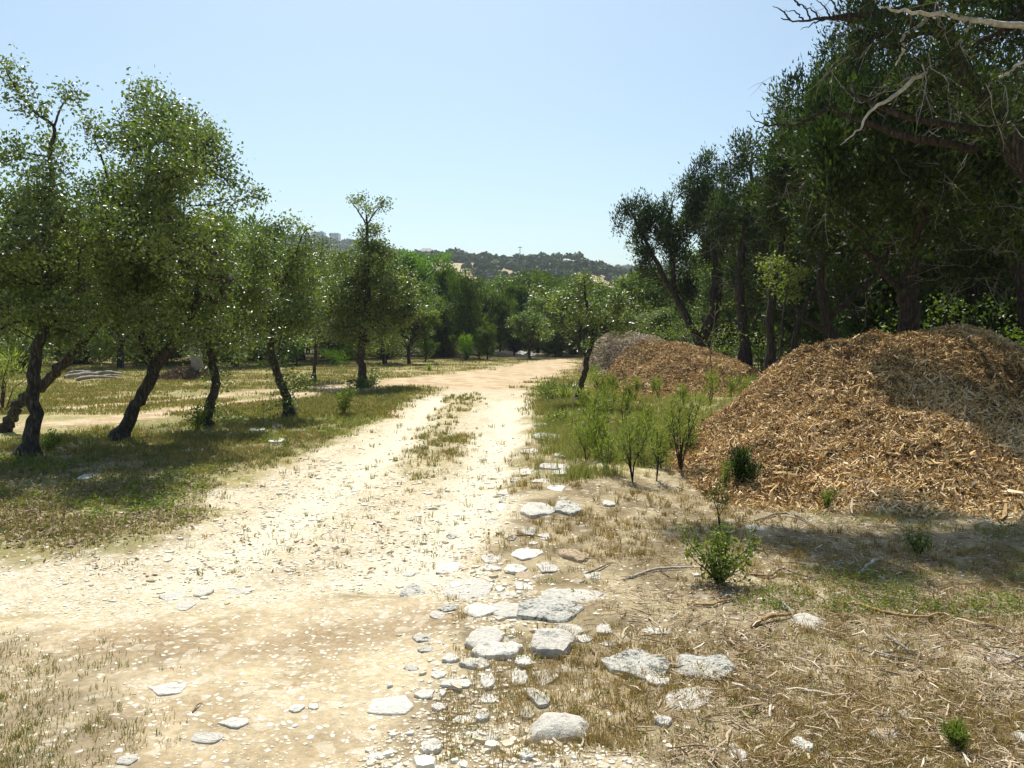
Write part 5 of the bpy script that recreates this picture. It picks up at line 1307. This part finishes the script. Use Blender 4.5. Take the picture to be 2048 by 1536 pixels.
# grass round the saplings on the right
x, y = ground_samples(12000, 1050, 1600, 740, 985, 1.1); m = masks(x, y)
ok = (RNG.random(len(x)) < m['rgrass'] * (1.5 * sstep(.25, .55, fbm(x * 1.4, y * 1.4, 111, 2))) * (1 - m['road'])) & ~inpile(x, y); x, y = x[ok], y[ok]; n = len(x)
add_grass('sapling_grass', 'fine pale green grass among the saplings between track and piles', x, y, 14, RNG.uniform(.06, .22, n), RNG.uniform(.03, .1, n), RNG.uniform(.002, .004, n), 'sapgrass', .6)
# dark upright grass at lower left
x, y = ground_samples(2600, -40, 430, 1245, 1560); m = masks(x, y)
ok = RNG.random(len(x)) < m['dark'] * (.2 + .9 * sstep(.4, .6, fbm(x * 2.5, y * 2.5, 113, 2))) * .55; x, y = x[ok], y[ok]; n = len(x)
add_grass('lower_left_grass', 'sparse olive grass blades on the darker soil at lower left', x, y, 9, RNG.uniform(.012, .04, n), RNG.uniform(.01, .05, n), RNG.uniform(.001, .002, n), 'drygreen', 1.2)

# ------------------------------------------------------------------ saplings and weeds with stems
def sapling(label, px, py, top_py, w_px, nst, matl='shrub', ls=.03, style='cedar', name='sapling_shrub', bare=.3, nl=34, group='feathery saplings beside the track', asp=.16, lean=0, rc=.05, cat='shrub'):
    bare = max(bare, .42) if name == 'sapling_shrub' else bare
    a = gp(px, py); D = a[1]; gz = float(H(*a)); off = np.array([a[0], a[1], gz])
    h = at(px, top_py, D)[2] - gz; wr = w_px / 2 / F * D
    t = thing(name, label, cat, off, group)
    lines = []; C = []
    for i in range(nst):
        f = 1 - .45 * RNG.random() if i else 1.0
        ang = RNG.uniform(0, 6.28); R = wr * RNG.uniform(.2, 1) if i else 0.1 * wr
        tip = np.array([math.cos(ang) * R + lean * h, math.sin(ang) * R, h * f])
        m1 = tip * np.array([.35, .35, .4]) + RNG.normal(size=3) * h * .03; m2 = tip * np.array([.75, .75, .72]) + RNG.normal(size=3) * h * .03
        P = smooth_line(np.array([[0, 0, -.01], m1, m2, tip]), 9)
        lines.append((P, np.linspace(.006, .0015, 9) * (.6 + h)))
        for q in range(7):
            u = bare + (1 - bare) * RNG.random(); b = P[min(8, int(u * 8.99))]
            dd = unit(RNG.normal(size=3) * .8 + np.array([0, 0, .7])) * h * .2 * RNG.uniform(.5, 1.2)
            lines.append((np.array([b, b + dd * .5 + RNG.normal(size=3) * .01, b + dd]), np.array([.002, .0015, .0008]) * (.6 + h)))
            C += [b + dd * .5, b + dd]
        C += [tip, P[-2], P[-3]]
    V, Fq = tubes(lines, 4); new_mesh('stems', V, [Fq], M['bark_cedar'], t)
    V, Fq, r = leaf_cloud(np.array(C), max(4, int(nl * .2)), rc * (.45 + h * .4), ls * 1.0, asp, .5, style, flat=1.2)
    V[:, 2] = np.maximum(V[:, 2], .003)
    new_mesh('foliage', V, [Fq], M[matl], t, attrs={'rnd': r})
    return t
SAP = [('leafy bushy sapling right at the bank by the umbrella oak', 1185, 915, 812, 90, 9), ('sapling with bare forked lower stems at the front of the thicket', 1265, 972, 850, 90, 7),
       ('tallest sapling beside the left foot of the nearest pile', 1362, 948, 792, 90, 8), ('thin sapling between the tallest one and the forked one', 1313, 965, 860, 50, 4),
       ('slender upright sapling in the middle of the grass', 1247, 852, 762, 34, 3), ('sapling left of the slender upright one', 1210, 850, 780, 60, 6), ('small sapling before the middle pile', 1318, 800, 758, 34, 4),
       ('sapling at the left rear of the thicket', 1225, 800, 755, 40, 5), ('short sapling right of the forked one', 1215, 958, 880, 60, 5), ('leafy sapling at the foot of the middle pile', 1420, 812, 752, 50, 5), ('little sapling near the right grass edge', 1462, 800, 765, 30, 3)]
SAP += [('wispy sapling at the front left corner of the thicket', 1172, 940, 862, 60, 5), ('broad low sapling between the bank rocks and the forked one', 1200, 935, 850, 70, 8), ('sapling just behind the forked one', 1275, 930, 835, 60, 6),
        ('sapling just behind the tallest one', 1340, 905, 815, 50, 5), ('small sapling in the pale grass before the near pile', 1300, 880, 820, 44, 4), ('sapling to the right of the umbrella oak foot', 1192, 868, 790, 60, 7), ('short sapling before the middle pile left end', 1270, 805, 762, 36, 4),
        ('tiny sapling in front of the middle pile centre', 1368, 815, 778, 30, 4), ('leaning sapling touching the foot of the nearest pile', 1385, 925, 850, 46, 5), ('sapling low behind the slender upright one', 1255, 822, 780, 40, 4), ('sapling on the bank just right of the yucca', 1165, 845, 790, 56, 6), ('last low sapling on the right of the thicket front', 1322, 940, 880, 46, 5)]
for s in SAP: sapling(*s, ls=.055 * (gp(s[1], s[2])[1] / 10) ** .5, rc=.07)
def dead_sapling():
    a = gp(1421, 800); D = a[1]; off = np.array([a[0], a[1], float(H(*a))])
    t = thing('dead_sapling', 'tall thin half dead sapling standing before the middle pile', 'sapling', off)
    L = []
    P = smooth_line(np.array([at(1421, 803, D), at(1426, 760, D), at(1420, 710, D), at(1426, 670, D), at(1432, 600, D)]), 12) - off
    L.append((P, np.linspace(.02, .006, 12))); C = []
    for (x0, y0, x1, y1, x2, y2) in [(1421, 700, 1400, 675, 1375, 665), (1424, 690, 1450, 660, 1480, 672), (1426, 670, 1405, 650, 1385, 655), (1428, 660, 1455, 645, 1470, 655), (1430, 640, 1415, 620, 1400, 615), (1430, 630, 1445, 612, 1462, 605), (1421, 715, 1440, 700, 1450, 702)]:
        q = np.array([at(x0, y0, D), at(x1, y1, D - .1), at(x2, y2, D - .2)]) - off; L.append((smooth_line(q, 6), np.linspace(.008, .003, 6))); C += [q[1], q[2]]
    V, Fq = tubes(L, 5); new_mesh('stem', V, [Fq], M['brownwood'], t)
    V, Fq, r = leaf_cloud(np.array(C), 12, .15, .06, .5, .5); new_mesh('foliage', V, [Fq], M['weed'], t, attrs={'rnd': r})
dead_sapling()
sapling('dense ferny green weed with reddish tips standing alone in the right foreground', 1438, 1168, 1058, 150, 16, 'weed', .032, 'oak', 'leafy_weed', .05, 26, None, .5, rc=.06, cat='weed')
sapling('thin stemmed weed rising behind the ferny one', 1440, 1060, 965, 40, 3, 'shrub', .03, 'cedar', 'stemmed_weed', .5, 26, None, .25, rc=.04, cat='weed')
sapling('compact dark green juniper seedling on the skirt of the nearest pile', 1488, 982, 908, 66, 12, 'cedar', .04, 'cedar', 'juniper_seedling', .05, 60, None, .3, rc=.06, cat='seedling')
sapling('small upright weed left of the juniper seedling', 1452, 985, 925, 30, 4, 'shrub', .03, 'cedar', 'stemmed_weed', .3, 26, None, .25, rc=.04, cat='weed')
sapling('green tuft plant near the bottom right corner', 1915, 1498, 1450, 60, 16, 'weed', .02, 'cedar', 'green_tuft', .1, 30, None, .16, rc=.02, cat='weed')
sapling('small green plant on the lower skirt of the nearest pile', 1652, 1020, 985, 40, 6, 'weed', .03, 'cedar', 'green_tuft', .1, 24, None, .2, rc=.03, cat='weed')
sapling('ferny weed in shade beneath the pile near the forked pale stick', 1835, 1110, 1062, 60, 7, 'weed', .022, 'oak', 'leafy_weed', .1, 26, None, .45, rc=.04, cat='weed')
sapling('bushy weed left of the mounded topknot oak', 688, 828, 775, 50, 7, 'weed', .05, 'oak', 'leafy_weed', .2, 30, None, .45, rc=.08, cat='weed')
sapling('weed sprouting at the left of the thin bowed oak foot', 395, 862, 815, 50, 6, 'weed', .05, 'oak', 'leafy_weed', .2, 26, None, .45, rc=.07, cat='weed')
sapling('weed at the right foot of the slim left edge oak', 100, 905, 868, 60, 7, 'weed', .04, 'oak', 'leafy_weed', .1, 26, None, .45, rc=.06, cat='weed')
# evergreen shrubs and yucca at the bank
bush('bank_shrub', 'dark green round shrub on the bank left of the umbrella oak', 1110, 19.5, 80, 758, 800, 'oak', 34, 80, .13, .07, 'cedar', aspect=.3)
bush('bank_shrub', 'green shrub right behind the umbrella oak trunk', 1200, 21, 60, 735, 785, 'shrub', 24, 80, .14, .07, 'cedar', aspect=.3)
bush('bank_shrub', 'low leafy shrub over the shaded ledge rock', 1135, 14.2, 60, 838, 870, 'shrub', 50, 70, .1, .05, 'oak')
def yucca(label, px, py, R, n=60):
    a = gp(px, py); off = np.array([a[0], a[1], float(H(*a))])
    az = RNG.uniform(0, 6.28, n); el = RNG.uniform(.15, 1.3, n); L = R * RNG.uniform(.7, 1.1, n)
    d = np.stack([np.cos(az) * np.cos(el), np.sin(az) * np.cos(el), np.sin(el)], 1); s = unit(np.cross(d, [0, 0, 1])) * .014
    p = d * .04; mid = d * L[:, None] * .5; tip = d * L[:, None] - np.array([0, 0, 1]) * (L ** 2 * .25)[:, None]
    V = np.stack([p - s, p + s, mid + s, mid - s, tip], 1).reshape(-1, 3); b = (np.arange(n) * 5)[:, None]
    o = new_mesh('yucca', V, [b + np.array([0, 1, 2, 3]), b + np.array([3, 2, 4])], M['shrub'], attrs={'rnd': np.repeat(RNG.uniform(.4, 1, n), 5)})
    o.location = off; tag(o, label, 'yucca')
yucca('spiky yellow green yucca rosette beside the umbrella oak foot', 1132, 806, .5, 90)
yucca('small spiky yucca on the far clearing left of the track', 857, 742, .5, 60)

# ------------------------------------------------------------------ fallen branches
def stick(label, pts, w, m, lift=.01, forks=(), name='fallen_branch', group='fallen branches on the right foreground'):
    P = np.array([np.append(gp(*p), 0) for p in pts]); P = smooth_line(P, 5 * len(pts))
    P[:, 2] = H(P[:, 0], P[:, 1]); D = P[:, 1].mean(); r0 = w / F * D / 2
    P[:, 2] += r0 * .6 + lift * np.sin(np.linspace(0, 3.1, len(P)))
    P[:, :2] += RNG.normal(size=(len(P), 2)) * r0 * .35
    off = P[0].copy()
    r = np.interp(np.linspace(0, 1, len(P)), [0, .1, .6, 1], [.75, 1, .85, .35]) * r0
    L = [(P - off, r)]
    for f in forks:
        Q = np.array([np.append(gp(*p), 0) for p in f]); Q[:, 2] = H(Q[:, 0], Q[:, 1]) + r0 * .6; Q[-1, 2] += .03
        L.append((smooth_line(Q, 8) - off, np.linspace(.6, .25, 8) * r0))
    V, Fq = tubes(L, 7, .16)
    o = new_mesh(name, V, [Fq], M[m], smooth=True); o.location = off
    tag(o, label, 'branch', group)
stick('long straight pale stick leading to the ferny weed', [(1248, 1160), (1300, 1146), (1360, 1141), (1425, 1139)], 6, 'deadpale')
stick('pale stick running right from behind the ferny weed', [(1455, 1148), (1490, 1160), (1510, 1175)], 4, 'deadpale')
stick('thick broken stick with dark bark leaning on the three cornered rock', [(1502, 1260), (1530, 1250), (1560, 1243), (1596, 1228)], 9, 'yellowwood', .02)
stick('thin grey stick crossing the thick broken one', [(1553, 1204), (1575, 1228), (1592, 1252)], 4, 'deadwood', .04)
stick('large curved yellowish branch on the right', [(1703, 1206), (1750, 1224), (1800, 1236), (1850, 1238), (1880, 1228), (1908, 1228)], 8, 'yellowwood', .02, [[(1850, 1238), (1880, 1242), (1915, 1232)]])
stick('pale forked stick in the shade below the pile', [(1712, 1156), (1735, 1140), (1752, 1128), (1762, 1114)], 7, 'deadpale', .03, [[(1725, 1145), (1715, 1125), (1705, 1120)], [(1735, 1140), (1700, 1142), (1670, 1144)]])
stick('dark wavy stick across the middle of the right ground', [(1500, 1152), (1540, 1158), (1565, 1150), (1600, 1158), (1662, 1166)], 5, 'brownwood', .02, [[(1565, 1152), (1560, 1142), (1550, 1138)]])
stick('grey split stick on dry grass right of the three cornered rock', [(1770, 1272), (1790, 1288), (1815, 1302), (1840, 1312)], 7, 'deadwood')
stick('long thin straw coloured stick across the right ground', [(1690, 1288), (1760, 1308), (1830, 1322), (1900, 1332)], 4, 'deadpale')
stick('long brown stick near the right edge', [(1835, 1345), (1890, 1372), (1940, 1388), (1985, 1402)], 6, 'yellowwood')
stick('curved pale stick above the large curved branch', [(1745, 1188), (1780, 1200), (1815, 1204), (1842, 1198)], 5, 'deadpale')
stick('golden stick half hidden in weeds at the foot of the nearest pile', [(1875, 1022), (1910, 1014), (1950, 1006), (1995, 996)], 7, 'yellowwood')
stick('pale slanted stick near the right edge above the shard rock', [(1962, 1272), (1985, 1300), (1998, 1325)], 5, 'deadpale')
stick('straight pale stick cut by the right edge', [(1990, 1290), (2030, 1308), (2070, 1322)], 5, 'deadpale')
stick('pale stick in the shade beside the leafy weed', [(1492, 1108), (1530, 1105), (1562, 1098)], 4, 'deadwood')
stick('thin grey stick along the shade edge', [(1655, 1090), (1700, 1102), (1730, 1104)], 4, 'deadwood')
stick('grey curved stick at the upper edge of the shade', [(1510, 1040), (1560, 1032), (1600, 1040), (1645, 1062)], 5, 'deadwood', .02)
stick('short stick beside the two weathered bank rocks', [(1020, 1080), (1060, 1079), (1098, 1081)], 4, 'brownwood')
stick('thin twig right below the boxy buff rock', [(1168, 1146), (1200, 1138), (1226, 1127)], 4, 'brownwood')
stick('bent stick left of the three cornered rock', [(1375, 1212), (1420, 1214), (1445, 1208), (1472, 1202)], 6, 'yellowwood')
stick('short pale stick low on the brown soil', [(1640, 1452), (1665, 1446), (1690, 1438)], 5, 'yellowwood')
stick('thin long twig on the brown soil by the plump white rock', [(1520, 1405), (1555, 1418), (1592, 1430)], 4, 'deadpale')
stick('short pale twig above the smooth jagged slab', [(1492, 1364), (1515, 1356), (1540, 1352)], 4, 'deadpale')
stick('dark twig in the lower left tan dirt', [(385, 1430), (395, 1418), (405, 1410)], 4, 'brownwood', group='twigs on the track')
stick('thin twig lying across the gravel below the broken wedge', [(885, 1390), (900, 1386), (925, 1388)], 4, 'brownwood', group='twigs on the track')
# log stack at left, stump, brush pile
def logs():
    base = gp(190, 757)
    t = []
    for i, (x0, y0, x1, y1, w_, lb) in enumerate([(130, 758, 205, 752, 9, 'front left weathered grey log of the fallen log stack'), (150, 763, 232, 757, 8, 'front lowest grey log of the fallen log stack'), (185, 753, 250, 750, 8, 'long rear grey log with cut end in the fallen log stack'), (135, 750, 190, 747, 7, 'rear left grey log of the fallen log stack'), (205, 757, 245, 755, 6, 'short right log of the fallen log stack')]):
        stick(lb, [(x0, y0), ((x0 + x1) / 2, (y0 + y1) / 2 + 1), (x1, y1)], w_, 'deadwood', .08, name='weathered_log', group='grey logs lying in the left clearing')
logs()
def stump():
    a = gp(395, 757); off = np.array([a[0], a[1], float(H(*a))])
    t = thing('tree_stump', 'pale grey broken trunk standing on a dark brushy mound', 'stump', off)
    P = smooth_line(np.array([[0, 0, -.1], [.02, 0, .4], [-.05, 0, .9], [-.1, .05, 1.5], [-.05, .05, 2.2]]), 12)
    V, Fq = tubes([(P, np.interp(np.linspace(0, 1, 12), [0, .15, 1], [.34, .22, .14]))], 10, .12)
    new_mesh('trunk', V, [Fq], M['deadwood'], t, smooth=True)
    n = 2200; ang = RNG.uniform(0, 6.28, n); r = RNG.random(n) ** .6 * 1.0
    x, y = np.cos(ang) * r * 1.1 - .3, np.sin(ang) * r * .8; z = .36 * (1 - r ** 1.5) + RNG.random(n) * .04
    C = np.stack([x, y, z], 1)
    V, Fq, rr = leaf_cloud(C, 3, .06, .09, .4, .3, 'oak'); V[:, 2] = np.maximum(V[:, 2], .0)
    new_mesh('litter_mound', V, [Fq], M['litter'], t, attrs={'rnd': rr * .35})
stump()
def brush():
    off = np.append(gp(888, 712), 0.); off[2] = float(H(off[0], off[1]))
    t = thing('brush_pile', 'tent shaped pile of reddish dead brush at the wood edge', 'brush pile', off)
    L = []
    for i in range(170):
        a = RNG.uniform(0, 6.28); r = RNG.uniform(.4, 1.25); top = np.array([RNG.normal() * .25, RNG.normal() * .2, RNG.uniform(.7, 1.45)])
        b = np.array([math.cos(a) * r, math.sin(a) * r * .7, 0.02]); m = (b + top) / 2 + RNG.normal(size=3) * .06
        L.append((np.array([b, m, top]), [.022, .016, .008]))
    L.append((np.array([[-1.1, -.6, 0], [-.3, -.4, .8], [.1, -.3, 1.3]]), [.05, .04, .03])); L.append((np.array([[-.8, -.7, 0], [-.2, -.45, .6], [.2, -.3, 1.1]]), [.05, .04, .03]))
    V, Fq = tubes(L, 5); m_ = rough_mat('red_brush', (.10, .04, .025), (.34, .17, .10), 12, .5)
    new_mesh('branches', V, [Fq], m_, t)
    n = 700; C = np.stack([RNG.normal(size=n) * .45, RNG.normal(size=n) * .3, np.abs(RNG.normal(size=n)) * .35], 1)
    V, Fq, rr = leaf_cloud(C, 8, .14, .11, .4, .3, 'oak'); V[:, 2] = np.maximum(V[:, 2], 0)
    new_mesh('dead_leaves', V, [Fq], M['litter'], t, attrs={'rnd': rr * .4})
brush()

print('LEAVES', CN)

# ------------------------------------------------------------------ air
def haze():
    V, Fq = box(-1020, 1020, -1020, 1130, -15, 85)
    m, n, p = mat('haze_air'); n.nodes.remove(p)
    v = N(n, 'ShaderNodeVolumePrincipled'); v.inputs['Color'].default_value = (0.80, 0.88, 1.0, 1); v.inputs['Density'].default_value = 0.00028
    v.inputs['Anisotropy'].default_value = 0.2
    n.links.new(v.outputs[0], n.nodes['Material Output'].inputs['Volume'])
    o = new_mesh('haze', V, [Fq], m); o['kind'] = 'stuff'; o['label'] = 'thin pale blue haze softening the far hills'; o['category'] = 'haze'
haze()
